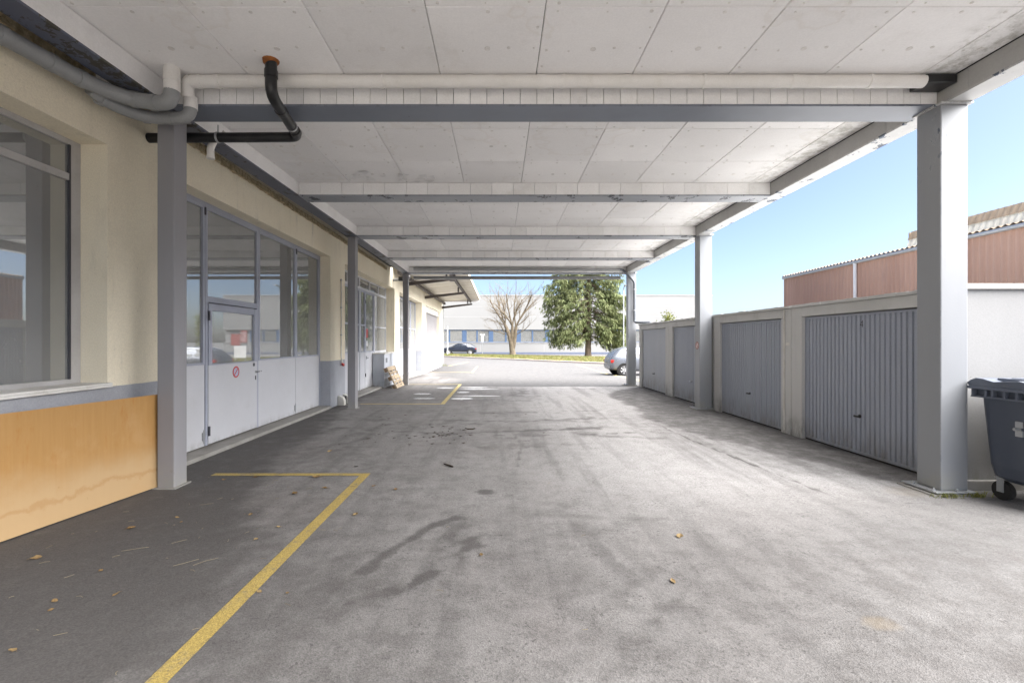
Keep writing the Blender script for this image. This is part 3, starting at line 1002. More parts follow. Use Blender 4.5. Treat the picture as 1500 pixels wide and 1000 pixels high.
for z in (0.28, 1.98):
    MB().tube([(GX + 0.04, y0 + 0.062, z - 0.07), (GX + 0.04, y0 + 0.062, z + 0.07)], 0.016, 8).build('hinge', MAT['frame_dark'], wk)
m = MB()
m.disc((GX + 0.028, y1 - 0.115, 1.07), (1, 0, 0), 0, 0.022, 0.03, 12)
m.tube([(GX + 0.055, y1 - 0.115, 1.07), (GX + 0.075, y1 - 0.115, 1.07)], 0.011, 8)
m.tube([(GX + 0.075, y1 - 0.115, 1.07), (GX + 0.075, y1 - 0.02, 1.075)], 0.011, 8)
m.build('handle', MAT['chrome'], wk)
m = MB()
m.box(GX + 0.027, GX + 0.031, y1 - 0.128, y1 - 0.102, 0.93, 1.0)
m.build('lock_plate', MAT['black_plastic'], wk)
m = MB()
m.box(GX + 0.027, GX + 0.030, y1 - 0.20, y1 - 0.14, 1.17, 1.225)
m.build('label_plate', MAT['frame_dark'], wk)
m = MB()
m.box(GX - 0.06, GX + 0.015, 5.55, 11.15, 3.605, 3.639)
m.box(GX - 0.06, GX + 0.015, 11.10, 11.149, 0.07, 3.604)
m.build('door_frame', MAT['frame_lilac'], wb)

# second door set with transom lights, door and side window
m = MB()
X2 = -4.40
m.box(X2 - 0.03, X2 + 0.03, 12.2, 18.0, 3.25, 3.32)
m.box(X2 - 0.03, X2 + 0.03, 12.2, 18.0, 3.585, 3.639)
for y in (12.22, 14.60, 16.30, 17.93):
    m.box(X2 - 0.03, X2 + 0.032, y - 0.02, y + 0.045, 0.05, 3.249)
for y in (12.22, 13.4, 14.55, 15.7, 16.85, 17.93):
    m.box(X2 - 0.03, X2 + 0.032, y - 0.02, y + 0.04, 3.321, 3.584)
tr = m.build('door_frame', MAT['door_paint'], wb, bevel=0.004)
ys_ = (12.22, 13.4, 14.55, 15.7, 16.85, 17.93)
for i in range(5):
    pane_child(tr, X2, ys_[i] + 0.041, ys_[i + 1] - 0.021, 3.322, 3.583)
leaf_plain(12.28, 14.56, 3.24, 1.25, X2 + 0.01, 0.07, 2.1)
l2 = leaf_plain(14.66, 15.16, 3.24, 1.25, X2 + 0.01, 0.05, 2.1)
l3 = leaf_plain(15.17, 16.26, 3.24, 1.25, X2 + 0.01, 0.09)
hinge(l3, X2 + 0.01, 15.19, 0.5)
hinge(l3, X2 + 0.01, 15.19, 2.9)
MB().box(X2 + 0.03, X2 + 0.05, 15.26, 15.30, 1.02, 1.12).tube([(X2 + 0.06, 15.28, 1.05), (X2 + 0.06, 15.42, 1.05)], 0.012, 8).build('handle', MAT['chrome'], l3)
MB().box(X2 + 0.006, X2 + 0.010, 15.30, 15.55, 1.72, 2.02).build('red_notice', MAT['sign_red'], l3)
MB().box(X2 + 0.006, X2 + 0.010, 15.34, 15.52, 1.45, 1.62).build('notice', MAT['sign_white'], l3)
m = MB()
m.box(X2 - 0.02, X2 + 0.03, 16.35, 17.90, 1.20, 1.27)
m.box(X2 - 0.02, X2 + 0.03, 16.35, 17.90, 2.09, 2.13)
sw = m.build('side_window', MAT['door_paint'], wb)
pane_child(sw, X2, 16.351, 17.899, 1.271, 2.089)
pane_child(sw, X2, 16.351, 17.899, 2.131, 3.248)
MB().box(X2 - 0.08, X2 - 0.07, 16.36, 17.89, 1.25, 3.24).build('roller_blind', MAT['blind_grey'], sw)

# third door set
for a, b in ((18.94, 20.3), (20.31, 21.66), (21.67, 23.02), (23.03, 24.36)):
    l = leaf_plain(a, b, 3.58, 1.25, X2, 0.06, 2.2)
    bolt(l, X2, b - 0.05, 0.2)
# fourth opening: roller shutter
m = MB()
m.box(-4.30, -4.12, 25.76, 31.59, 3.26, 3.595)
m.build('shutter_box', MAT['sill_white'], wb)
m = MB()
z = 1.24
while z < 3.25:
    m.prism([(-4.26, z), (-4.235, z + 0.008), (-4.228, z + 0.028), (-4.235, z + 0.048), (-4.26, z + 0.056)], 1, 25.77, 31.58)
    z += 0.058
paint('shutter_grey', (0.36, 0.345, 0.35), (0.33, 0.315, 0.32), 0.6)
m.build('roller_shutter', MAT['shutter_grey'], wb)
MB().box(-4.30, WX + 0.05, 25.7, 31.65, 1.202, 1.235).build('window_sill', MAT['sill_white'], wb)

for a, b in ((5.56, 11.16), (12.2, 18.0), (18.9, 24.4)):
    tag(MB().cham(-4.6, WX + 0.03, a, b, -0.2, 0.055, 0.012).build('threshold', MAT['threshold_concrete'], wb), None)
m = MB()
prev = -7.9
for k in range(430):
    y = -7.9 + k * 0.057
    if y > 16.9:
        break
    m.box(WX + 0.001, WX + 0.02 + 0.03 * rng.random(), y, y + 0.056, 4.178 - 0.02 * rng.random(), 4.262)
m.build('foam_joint', MAT['foam_beige'], wb)

# leaning orange board
ob = MB()
A, B = Vector((-4.03, 3.15, 0.012)), Vector((-3.728, 5.14, 0.012))
A2, B2 = Vector((-4.045, 3.15, 1.025)), Vector((-3.742, 5.14, 1.02))
nrm = Vector((0.018, -0.002, 0.002))
ob.hexa([A, B, B - nrm, A - nrm, A2, B2, B2 - nrm, A2 - nrm])
tag(ob.build('orange_board', MAT['orange_board'], bevel=0.002), 'weathered orange painted board standing upright under the big window, reaching the nearest left column', 'board')

# low boxed-in cabinet in the second opening
cb = thing('utility_cabinet', 'grey boxed-in cabinet below the side window behind the wooden pallet', 'cabinet', (-4.15, 17.1, 0))
MB().box(-4.36, -3.955, 16.02, 17.99, 0.0, 1.16).build('body', MAT['cabinet_grey'], cb, bevel=0.006)
MB().box(-4.36, -3.935, 16.0, 17.985, 1.161, 1.195).build('cover', MAT['sill_white'], cb, bevel=0.004)
m = MB()
m.box(-3.954, -3.948, 16.22, 16.46, 0.86, 1.02)
g = m.build('vent', MAT['frame_dark'], cb)
m = MB()
for k in range(5):
    m.box(-3.947, -3.940, 16.23, 16.45, 0.872 + k * 0.03, 0.884 + k * 0.03)
m.build('vent_slat', MAT['cabinet_grey'], g)

# ------------------------------------------------------------------ canopy
cp = thing('canopy', 'flat white boarded canopy on steel columns spanning from the workshop to the garages', 'canopy', (0.5, 10.0, 0))
CZ, BZ = 4.32, 4.09
MB().box(WX + 0.004, 4.93, -1.3, 17.34, 4.366, 4.60).build('roof', [MAT['roof_underside']], cp)  # its unseen stretch behind the camera is sized for the light below
# boards
xe = [4.655] + [4.30 - 0.98 * k for k in range(9)]
ye = [-1.62 + 1.08 * k for k in range(18)] + [17.30]


def board_mesh(w, l, var):
    rr = random.Random(var)
    m = MB()
    g, c, t = 0.003, 0.006, 0.03
    x0, x1, y0, y1 = -w / 2 + g, w / 2 - g, -l / 2 + g, l / 2 - g
    vs = [(x0, y0, t), (x1, y0, t), (x1, y1, t), (x0, y1, t), (x0, y0, c), (x1, y0, c), (x1, y1, c), (x0, y1, c),
          (x0 + c, y0 + c, 0), (x1 - c, y0 + c, 0), (x1 - c, y1 - c, 0), (x0 + c, y1 - c, 0)]
    m.add(vs, [(0, 1, 2, 3), (0, 4, 5, 1), (1, 5, 6, 2), (2, 6, 7, 3), (3, 7, 4, 0), (4, 8, 9, 5), (5, 9, 10, 6), (6, 10, 11, 7), (7, 11, 8, 4), (8, 11, 10, 9)])
    spots = [(0, 0), (-0.22, 0.03), (0.2, -0.02), (-0.38, y1 - 0.05), (0.0, y1 - 0.05), (0.36, y1 - 0.05), (-0.38, y0 + 0.05), (0.02, y0 + 0.05), (0.38, y0 + 0.05), (x0 + 0.05, 0.02), (x1 - 0.05, -0.02), (x0 + 0.05, 0.28), (x1 - 0.05, -0.3)]
    m.cur = 1
    for sx, sy in spots:
        if abs(sx) < w / 2 - 0.03 and rr.random() < 0.85:
            r = 0.028 if (sx, sy) == (0, 0) else 0.007 + 0.010 * rr.random()
            m.disc((sx + 0.02 * (rr.random() - 0.5), sy + 0.02 * (rr.random() - 0.5), -0.0035 - 0.002 * rr.random()), (0, 0, 1), 0, r, 0.0065, 9)
    return m.mesh('ceiling_board', [MAT['board_white'], MAT['fixing_grey']])


cache = {}
for i in range(len(xe) - 1):
    for j in range(len(ye) - 1):
        w, l = round(xe[i] - xe[i + 1], 3), round(ye[j + 1] - ye[j], 3)
        key = (w, l, rng.randrange(4))
        if key not in cache:
            cache[key] = board_mesh(*key)
        inst('ceiling_board', cache[key], cp, ((xe[i] + xe[i + 1]) / 2, (ye[j] + ye[j + 1]) / 2, CZ + 0.003 * rng.random()),
             (R(rng.uniform(-0.12, 0.12)), R(rng.uniform(-0.12, 0.12)), 0))


def left_c(y):
    return float(np.interp(y, [-6, 5.15, 11.1, 17.1], [-3.83, -3.63, -3.50, -3.43]))


# cross beams with lining tiles
BEAMS = [(4.92, 5.27, 0.176, 'blue_grey_steel'), (7.95, 8.31, 0.36, 'worn_grey_steel'), (10.98, 11.34, 0.36, 'worn_grey_steel'), (13.95, 14.30, 0.36, 'worn_grey_steel'), (16.95, 17.29, 0.36, 'worn_grey_steel'), (1.95, 2.30, 0.36, 'blue_grey_steel'), (-1.05, -0.70, 0.36, 'blue_grey_steel')]
for (y0, y1, tw, mname) in BEAMS:
    xl, xr = left_c(y0) + 0.14, 4.652
    m = MB()
    m.box(xl, xr, y0, y1, BZ, BZ + 0.022)
    m.box(xl, xr, (y0 + y1) / 2 - 0.008, (y0 + y1) / 2 + 0.008, BZ + 0.0225, CZ + 0.02)
    bo = m.build('beam', MAT[mname], cp)
    m = MB()
    m.box(-tw / 2 + 0.003, tw / 2 - 0.003, 0, 0.03, 0, CZ - BZ - 0.027)
    te = m.mesh('lining_tile', MAT['tile_white'])
    n = int((xr - xl) / tw)
    step = (xr - xl) / n
    for k in range(n):
        o = inst('lining_tile', te, bo, (xl + (k + 0.5) * step, y0 + 0.006 + 0.004 * rng.random(), BZ + 0.0235), (R(rng.uniform(-0.5, 0.3)), 0, R(rng.uniform(-0.5, 0.5))))
        o.scale = (step / tw, 1, 1)
    MB().box(xl, xr, y1 - 0.04, y1 - 0.01, BZ + 0.0235, CZ - 0.004).build('rear_lining', MAT['tile_white'], bo)

# edge beam over the right-hand columns
m = MB()
m.box(4.658, 4.905, -1.25, 17.3, BZ, BZ + 0.024)
m.box(4.77, 4.79, -1.25, 17.3, BZ + 0.025, CZ + 0.04)
rb = m.build('edge_beam', MAT['edge_beam_paint'], cp)
te = MB().box(0, 0.028, -0.488, 0.488, 0, CZ - BZ - 0.03).mesh('lining_panel', MAT['lining_grey'])
for k in range(19):
    inst('lining_panel', te, rb, (4.66, -0.78 + 0.98 * k, BZ + 0.0255), (0, R(rng.uniform(-0.8, 0.4)), 0))
MB().box(4.87, 4.90, -1.25, 17.3, BZ + 0.026, CZ + 0.04).build('outer_lining', MAT['casing_white'], rb)
# wall-side beam over the left-hand columns
m = MB()
segs = [(-1.25, 5.15), (5.15, 11.1), (11.1, 17.3)]
for i, (a, b) in enumerate(segs):
    ca, cb_ = left_c(a), left_c(b)
    m.hexa([(ca - 0.11, a, BZ), (cb_ - 0.11, b, BZ), (cb_ + 0.13, b, BZ), (ca + 0.13, a, BZ), (ca - 0.11, a, BZ + 0.024), (cb_ - 0.11, b, BZ + 0.024), (cb_ + 0.13, b, BZ + 0.024), (ca + 0.13, a, BZ + 0.024)])
    m.hexa([(ca - 0.02, a, BZ + 0.025), (cb_ - 0.02, b, BZ + 0.025), (cb_, b, BZ + 0.025), (ca, a, BZ + 0.025), (ca - 0.02, a, CZ + 0.03), (cb_ - 0.02, b, CZ + 0.03), (cb_, b, CZ + 0.03), (ca, a, CZ + 0.03)])
lbm = m.build('wall_beam', MAT['mouldy_navy_steel'], cp)
m = MB()
for i, (a, b) in enumerate(segs):
    ca, cb_ = left_c(a), left_c(b)
    m.hexa([(ca + 0.095, a, BZ + 0.026), (cb_ + 0.095, b, BZ + 0.026), (cb_ + 0.124, b, BZ + 0.026), (ca + 0.124, a, BZ + 0.026), (ca + 0.095, a, CZ - 0.004), (cb_ + 0.095, b, CZ - 0.004), (cb_ + 0.15, b, CZ - 0.004), (ca + 0.15, a, CZ - 0.004)])
m.build('casing', MAT['casing_white'], lbm)


def column(x0, x1, y0, y1, mat, plates, capz=BZ):
    c = MB().cham(x0, x1, y0, y1, 0.0 if not plates else 0.045, capz - 0.022, 0.012).build('column', MAT[mat], cp)
    MB().box(x0 - 0.02, x1 + 0.03, y0 - 0.03, y1 + 0.03, capz - 0.021, capz - 0.001).build('cap_plate', MAT['edge_beam_paint' if plates else mat], c, bevel=0.003)
    if plates:
        MB().box(x0 - 0.09, x1 + 0.05, y0 - 0.05, y1 + 0.09, 0.028, 0.044).build('base_plate', MAT['galvanised'], c, bevel=0.003)
        MB().box(x0 - 0.12, x1 + 0.08, y0 - 0.04, y1 + 0.12, -0.02, 0.016).build('footing', MAT['threshold_concrete'], c, bevel=0.006)
        m = MB()
        for px, py in ((x0 - 0.055, y0 + 0.02), (x0 - 0.055, y1 - 0.02), ((x0 + x1) / 2, y0 - 0.03)):
            m.tube([(px, py, 0.0), (px, py, 0.075)], 0.009, 8)
            m.disc((px, py, 0.0442), (0, 0, 1), 0, 0.018, 0.014, 6)
        m.build('anchor_bolt', MAT['galvanised'], c)
    else:
        MB().box(x0 - 0.03, x1 + 0.03, y0 - 0.03, y1 + 0.03, -0.02, 0.012).build('base_plate', MAT['threshold_concrete'], c)
    return c


for y, dx in ((4.84, 0.0), (10.80, 0.065), (16.76, 0.06), (-1.12, 0.0)):
    column(4.605 + dx, 4.89 + dx, y, y + 0.28, 'column_paint_white', True)
for y, x in ((5.05, -3.72), (11.03, -3.60), (17.02, -3.525), (-1.0, -3.84)):
    column(x, x + 0.185, y, y + 0.21, 'column_paint_grey', False)
# black flashing scrap and end gutter
MB().box(4.33, 4.645, 4.70, 4.905, 4.225, 4.312).build('flashing', MAT['black_plastic'], cp, bevel=0.01)
MB().box(-3.2, 4.55, 17.36, 17.50, 3.93, 4.035).box(-3.2, 4.55, 17.30, 17.359, 4.02, 4.032).build('end_gutter', MAT['pipe_grey'], cp)
# loose flakes of ceiling paint
m = MB()
for k in range(16):
    x = -2.45 + 1.5 * rng.random() ** 1.0
    y = 7.45 + 0.4 * rng.random() + (x + 2.2) * 0.12
    a = rng.random() * 6.28
    r = 0.05 + 0.07 * rng.random()
    m.add([(x + r * math.cos(a), y + r * math.sin(a), 4.319), (x + r * math.cos(a + 2), y + r * math.sin(a + 2), 4.318), (x + r * 1.3 * math.cos(a + 4), y + r * 1.3 * math.sin(a + 4), 4.306 - 0.012 * rng.random())], [(0, 1, 2)])
tag(m.build('paint_flake', MAT['casing_white'], cp, fix=False), kind='stuff')

# ------------------------------------------------------------------ pipes
def arc(p0, p1, p2, n=6):
    """rounded corner p0-p1-p2 as a quadratic curve"""
    p0, p1, p2 = Vector(p0), Vector(p1), Vector(p2)
    return [(p0 * (1 - t) ** 2 + p1 * 2 * t * (1 - t) + p2 * t * t) for t in [k / n for k in range(n + 1)]]


def collar(parent, p, d, r, mat, w=0.05, name='coupling'):
    p, d = Vector(p), Vector(d).normalized()
    return MB().tube([p - d * w / 2, p + d * w / 2], r, 16).build(name, MAT[mat], parent)


wp = thing('drain_pipe', 'white horizontal drain pipe clipped along the nearest ceiling beam', 'pipe', (0.5, 4.75, 4.257), 'drain pipes under the canopy')
MB().tube([(-3.14, 4.75, 4.257), (4.34, 4.75, 4.257)], 0.062, 18).build('pipe', MAT['pipe_white'], wp)
for x in (-2.86, -1.19, 2.09, 3.78, 0.66):
    c = MB().disc((x - 0.012, 4.75, 4.257), (1, 0, 0), 0.0615, 0.07, 0.024, 18)
    c.tube([(x, 4.75, 4.318), (x, 4.75, 4.328)], 0.012, 8)
    c.build('pipe_clip', MAT['pipe_white'], wp)
for x in (-3.06, 0.44, 1.3, -0.3, 3.0):
    collar(wp, (x, 4.75, 4.257), (1, 0, 0), 0.0665, 'pipe_white', 0.10 if x == 0.44 else 0.05)
MB().tube(arc((-3.14, 4.75, 4.257), (-3.215, 4.75, 4.257), (-3.215, 4.80, 4.13)), 0.064, 16).build('elbow', MAT['pipe_white'], wp)

g1 = thing('drain_pipe', 'upper grey drain pipe running along the cream wall up to a white stub', 'pipe', (-3.6, 4.4, 4.0), 'drain pipes under the canopy')
path = [(-3.97, -1.0, 3.99), (-3.93, 2.5, 3.995), (-3.90, 3.63, 4.0), (-3.84, 4.22, 4.005)] + arc((-3.80, 4.36, 4.005), (-3.72, 4.56, 4.0), (-3.55, 4.60, 3.985)) + [(-3.42, 4.62, 3.97)] + arc((-3.38, 4.62, 3.97), (-3.26, 4.62, 3.96), (-3.255, 4.62, 4.09), 8)
MB().tube(path, 0.072, 18).build('pipe', MAT['pipe_grey'], g1)
MB().tube([(-3.255, 4.62, 4.085), (-3.255, 4.62, 4.345)], 0.072, 18).build('stub', MAT['pipe_white'], g1)
collar(g1, (-3.255, 4.62, 4.20), (0, 0, 1), 0.077, 'pipe_white', 0.05)
for p, d in (((-3.90, 3.63, 4.0), (0.1, 1, 0)), ((-3.86, 4.0, 4.003), (0.1, 1, 0)), ((-3.83, 4.25, 4.005), (0.25, 1, 0)), ((-3.60, 4.59, 3.99), (1, 0.2, -0.1)), ((-3.43, 4.62, 3.972), (1, 0, -0.05))):
    collar(g1, p, d, 0.0785, 'pipe_grey', 0.06)
g2 = thing('drain_pipe', 'lower grey drain pipe passing over the head of the nearest left column', 'pipe', (-3.5, 4.8, 3.93), 'drain pipes under the canopy')
path = [(-3.87, 4.40, 3.99), (-3.86, 4.5, 3.955)] + arc((-3.82, 4.62, 3.945), (-3.74, 4.82, 3.93), (-3.55, 4.84, 3.925)) + [(-3.4, 4.84, 3.925)] + arc((-3.36, 4.84, 3.925), (-3.22, 4.84, 3.92), (-3.215, 4.84, 4.03), 8)
MB().tube(path, 0.06, 18).build('pipe', MAT['pipe_grey'], g2)
MB().tube([(-3.215, 4.84, 4.02), (-3.215, 4.84, 4.14)], 0.066, 16).build('sleeve', MAT['pipe_white'], g2)
for p, d in (((-3.86, 4.5, 3.95), (0.1, 1, 0)), ((-3.66, 4.82, 3.93), (1, 0.3, 0)), ((-3.42, 4.84, 3.925), (1, 0, 0))):
    collar(g2, p, d, 0.066, 'pipe_grey', 0.05)
m = MB()
pts = [(-3.92, 4.52, 4.20), (-3.80, 4.66, 4.19), (-3.70, 4.78, 4.14), (-3.58, 4.85, 4.12), (-3.44, 4.87, 4.11)]
m.tube(pts, [0.035, 0.045, 0.045, 0.042, 0.03], 8)
tag(m.build('insulation_strip', MAT['casing_white']), 'white wavy insulation strip lying on top of the grey drain pipes', 'insulation')

bp = thing('drain_pipe', 'black plastic drain pipe dropping from the ceiling and bending to the left column', 'pipe', (-2.3, 5.0, 4.0), 'drain pipes under the canopy')
path = [(-2.21, 4.50, 4.36), (-2.21, 4.50, 4.12)] + arc((-2.21, 4.50, 4.09), (-2.21, 4.50, 4.0), (-2.225, 4.62, 3.985)) + [(-2.30, 5.22, 3.965)] + arc((-2.305, 5.26, 3.964), (-2.315, 5.37, 3.96), (-2.43, 5.37, 3.96)) + [(-4.09, 5.37, 3.95)]
MB().tube(path, 0.055, 18).build('pipe', MAT['black_plastic'], bp)
for p, d in (((-2.21, 4.50, 4.19), (0, 0, 1)), ((-2.25, 4.80, 3.98), (-0.1, 1, 0)), ((-2.30, 5.24, 3.965), (-0.1, 1, 0))):
    collar(bp, p, d, 0.0615, 'black_plastic', 0.07)
collar(bp, (-2.285, 5.12, 3.968), (-0.1, 1, 0), 0.060, 'galvanised', 0.02, 'pipe_clip')
c = MB().disc((-3.26, 5.37, 3.956), (1, 0, 0), 0.0545, 0.062, 0.022, 16)
c.tube([(-3.25, 5.37, 4.015), (-3.25, 5.37, 4.10)], 0.007, 6)
c.build('pipe_clip', MAT['galvanised'], bp)
m = MB()
m.tube([(-2.21, 4.50, 4.322), (-2.21, 4.50, 4.302), (-2.205, 4.50, 4.286)], [0.078, 0.074, 0.060], 14)
m.build('foam_collar', MAT['foam_orange'], bp)
m = MB()
m.tube([(-3.3, 5.52, 4.02), (-3.38, 5.52, 4.0), (-3.43, 5.52, 3.9), (-3.43, 5.52, 3.80)], 0.04, 12)
m.tube([(-3.43, 5.52, 3.80), (-3.43, 5.52, 3.77)], 0.045, 12)
m.tube([(-3.3, 5.52, 4.02), (-3.25, 5.52, 4.09)], 0.03, 8)
tag(m.build('pipe_stub', MAT['pipe_white']), 'short white bent pipe stub below the black pipe beside the left column', 'pipe')

ep = thing('downpipe', 'dark grey downpipe bending off the far right column onto the garage roof', 'pipe', (4.7, 16.7, 2.3))
path = [(-3.2, 16.86, 4.235), (4.45, 16.86, 4.20)]
MB().tube([(-3.1, 16.86, 4.24), (4.38, 16.86, 4.20)], 0.05, 12).build('horizontal_pipe', MAT['pipe_grey'], ep)
MB().tube([(4.38, 16.86, 4.20), (4.42, 16.86, 4.20)] + arc((4.44, 16.86, 4.20), (4.52, 16.84, 4.19), (4.56, 16.80, 4.10)) + [(4.80, 16.68, 3.82)] + arc((4.81, 16.68, 3.80), (4.86, 16.66, 3.74), (4.86, 16.66, 3.66)) + [(4.86, 16.66, 2.36)] + arc((4.86, 16.66, 2.34), (4.87, 16.62, 2.27), (4.98, 16.4, 2.27)) + [(5.25, 16.1, 2.255)], 0.045, 12).build('pipe', MAT['pipe_dark'], ep)
for z in (3.45, 2.7):
    MB().disc((4.86, 16.66, z), (0, 0, 1), 0.044, 0.058, 0.03, 12).box(4.845, 4.875, 16.70, 16.765, z, z + 0.03).build('pipe_clip', MAT['galvanised'], ep)
cw = thing('downpipe', 'thin grey downpipe at the far corner of the cream workshop', 'pipe', (-4.0, 33.25, 0))
MB().tube([(-4.0, 33.26, 4.3), (-4.0, 33.26, -0.16)], 0.05, 10).build('pipe', MAT['pipe_grey'], cw)
for z in (3.6, 1.8):
    MB().disc((-4.0, 33.26, z), (0, 0, 1), 0.049, 0.065, 0.04, 10).build('pipe_clip', MAT['galvanised'], cw)
lp = thing('overflow_pipe', 'short looped grey pipe on the wall under the canopy end by the awning', 'pipe', (-3.7, 17.5, 4.0))
MB().tube([(-4.05, 17.75, 3.95)] + arc((-3.8, 17.7, 3.95), (-3.5, 17.65, 3.93), (-3.42, 17.6, 4.0)) + [(-3.40, 17.56, 4.08)], 0.05, 12).build('pipe', MAT['pipe_grey'], lp)
MB().box(-3.82, -3.66, 17.62, 17.78, 3.90, 4.06).build('bracket', MAT['black_plastic'], lp)

# ------------------------------------------------------------------ awning beyond the canopy
aw = thing('awning', 'sloping cream awning on brown brackets over the far workshop windows', 'awning', (-2.8, 27, 4.4))
m = MB()
m.hexa([(-4.04, 17.6, 4.43), (-1.4, 17.6, 4.63), (-1.4, 33.0, 4.63), (-4.04, 33.0, 4.43), (-4.04, 17.6, 4.50), (-1.4, 17.6, 4.71), (-1.4, 33.0, 4.71), (-4.04, 33.0, 4.50)])
m.build('sheet', MAT['soffit_cream'], aw)
m = MB()
for k in range(1, 14):
    y = 17.6 + k * 1.1
    m.hexa([(-4.03, y, 4.421), (-1.42, y, 4.621), (-1.42, y + 0.02, 4.621), (-4.03, y + 0.02, 4.421), (-4.03, y, 4.429), (-1.42, y, 4.629), (-1.42, y + 0.02, 4.629), (-4.03, y + 0.02, 4.429)])
m.build('seam', MAT['casing_white'], aw)
MB().box(-1.40, -1.36, 17.6, 33.0, 4.56, 4.72).build('fascia', MAT['soffit_cream'], aw)
MB().box(-4.04, -1.40, 33.0, 33.05, 4.42, 4.70).build('end_fascia', MAT['casing_white'], aw)
MB().box(-3.90, -3.78, 17.8, 32.9, 4.20, 4.34).build('wall_purlin', MAT['bracket_brown'], aw)
MB().box(-2.05, -1.95, 18.2, 32.95, 4.33, 4.36).box(-2.05, -1.95, 18.2, 32.95, 4.44, 4.47).box(-2.01, -1.99, 18.2, 32.95, 4.361, 4.439).build('outer_purlin', MAT['bracket_brown'], aw)
for y in (19.6, 25.3, 32.9):
    m = MB()
    m.hexa([(-4.04, y - 0.05, 3.92), (-1.9, y - 0.05, 4.19), (-1.9, y + 0.05, 4.19), (-4.04, y + 0.05, 3.92), (-4.04, y - 0.05, 4.07), (-1.9, y - 0.05, 4.30), (-1.9, y + 0.05, 4.30), (-4.04, y + 0.05, 4.07)])
    m.box(-2.26, -2.18, y - 0.03, y + 0.03, 4.285, 4.55)
    m.build('bracket', MAT['bracket_brown'], aw)
MB().box(-2.15, -1.9, 20.1, 20.3, 4.22, 4.5).build('bracket_head', MAT['bracket_brown'], aw)

# ------------------------------------------------------------------ conduit with pull switch, guard at the foot of the wall
cd = thing('cable_conduit', 'thin vertical conduit with a red pull switch on the cream pier', 'conduit', (-4.0, 11.85, 1.2))
MB().tube([(-4.03, 11.86, 3.2), (-4.03, 11.86, 1.16)], 0.014, 8).build('tube', MAT['sill_white'], cd)
for z in (3.15, 2.45, 1.75):
    MB().box(-4.049, -4.012, 11.835, 11.885, z, z + 0.03).build('clip', MAT['galvanised'], cd)
m = MB().tube([(-4.02, 11.86, 1.16), (-4.01, 11.86, 1.08), (-3.99, 11.84, 1.04)], 0.02, 8)
m.build('switch_body', MAT['sill_white'], cd)
MB().tube([(-3.99, 11.80, 1.04), (-3.98, 11.86, 1.0), (-3.985, 11.92, 1.03)], [0.02, 0.036, 0.015], 10).build('pull_grip', MAT['sign_red'], cd)
gd = thing('wall_guard', 'pair of small white rounded guard stones beside the second left column', 'guard stone', (-3.95, 11.9, 0))
for y in (11.62, 11.98):
    m = MB()
    m.prism([(-0.0, 0.0), (0.17, 0.0), (0.17, 0.12), (0.13, 0.2), (0.05, 0.24), (0.0, 0.24)], 1, y, y + 0.14)
    m.v = [(p[0] - 4.045, p[1], p[2]) for p in m.v]
    m.build('guard', MAT['sill_white'], gd, bevel=0.015)
MB().box(-4.045, -3.93, 11.765, 11.975, 0.0, 0.2).build('backing', MAT['rubber'], gd)

# ------------------------------------------------------------------ wooden pallet leaning on the cabinet
pl = thing('pallet', 'wooden pallet leaning on its long edge against the grey cabinet', 'pallet', (-3.47, 16.35, 0.0))
pl.rotation_euler = (0, R(-26), 0)
pd = MAT['pallet_wood']


def pboard(name, x0, x1, y0, y1, z0, z1, mat):
    m = MB().box(x0, x1, y0, y1, z0, z1)
    o = bpy.data.objects.new(name, m.mesh(name, mat))
    COL.objects.link(o)
    o.parent = pl
    return o


for k, (z, w) in enumerate(((0.0, 0.145), (0.19, 0.10), (0.33, 0.145), (0.515, 0.10), (0.655, 0.145))):
    pboard('deck_board', 0.0, 0.022, -0.6, 0.6, z + 0.003, z + w, pd)
for y in (-0.6, -0.0725, 0.455):
    pboard('stringer_board', -0.022, -0.0005, y, y + 0.145, 0.002, 0.8, pd)
    for z in (0.003, 0.33, 0.657):
        pboard('block', -0.10, -0.0225, y + 0.001, y + 0.144, z, z + 0.14, MAT['pallet_block'])
for z in (0.0, 0.33, 0.655):
    pboard('base_board', -0.122, -0.1005, -0.6, 0.6, z + 0.003, z + 0.145, pd)
m = MB()
for y, z in ((0.1, 0.22), (0.28, 0.22), (0.36, 0.52), (-0.2, 0.52), (0.1, 0.07), (0.2, 0.07), (-0.3, 0.38)):
    m.box(0.0225, 0.0235, y, y + 0.09, z, z + 0.03)
o = bpy.data.objects.new('stain_mark', m.mesh('stain_mark', MAT['twig_brown']))
COL.objects.link(o)
o.parent = pl

# ------------------------------------------------------------------ garages
GARX = 5.0
units = [(5.10, 7.935, 5.37, 7.67), (7.945, 10.80, 8.23, 10.53), (10.81, 13.67, 11.10, 13.40), (13.68, 16.55, 13.96, 16.27)]
glabels = ['concrete garage with a ribbed grey door marked 4 beside the nearest right column',
           'ribbed-door concrete garage directly left of the garage marked 4',
           'concrete garage half hidden by the middle right column, ribbed door with a chrome handle',
           'farthest concrete garage with a smooth pale grey door']


def ribbed(m, x, y0, y1, z0, z1, pitch, gap, depth):
    """pressed door skin: flat pans with recessed grooves, running vertically"""
    n = int((y1 - y0) / pitch)
    p = (y1 - y0) / n
    prof = []
    for k in range(n):
        a = y0 + k * p
        prof += [(x + depth, a), (x + depth, a + gap * 0.55), (x, a + gap), (x, a + p - 0.004)]
    prof.append((x + depth, y1))
    vs = [(px, py, z0) for px, py in prof] + [(px, py, z1) for px, py in prof]
    q = len(prof)
    m.add(vs, [(k, k + 1, q + k + 1, q + k) for k in range(q - 1)], False)


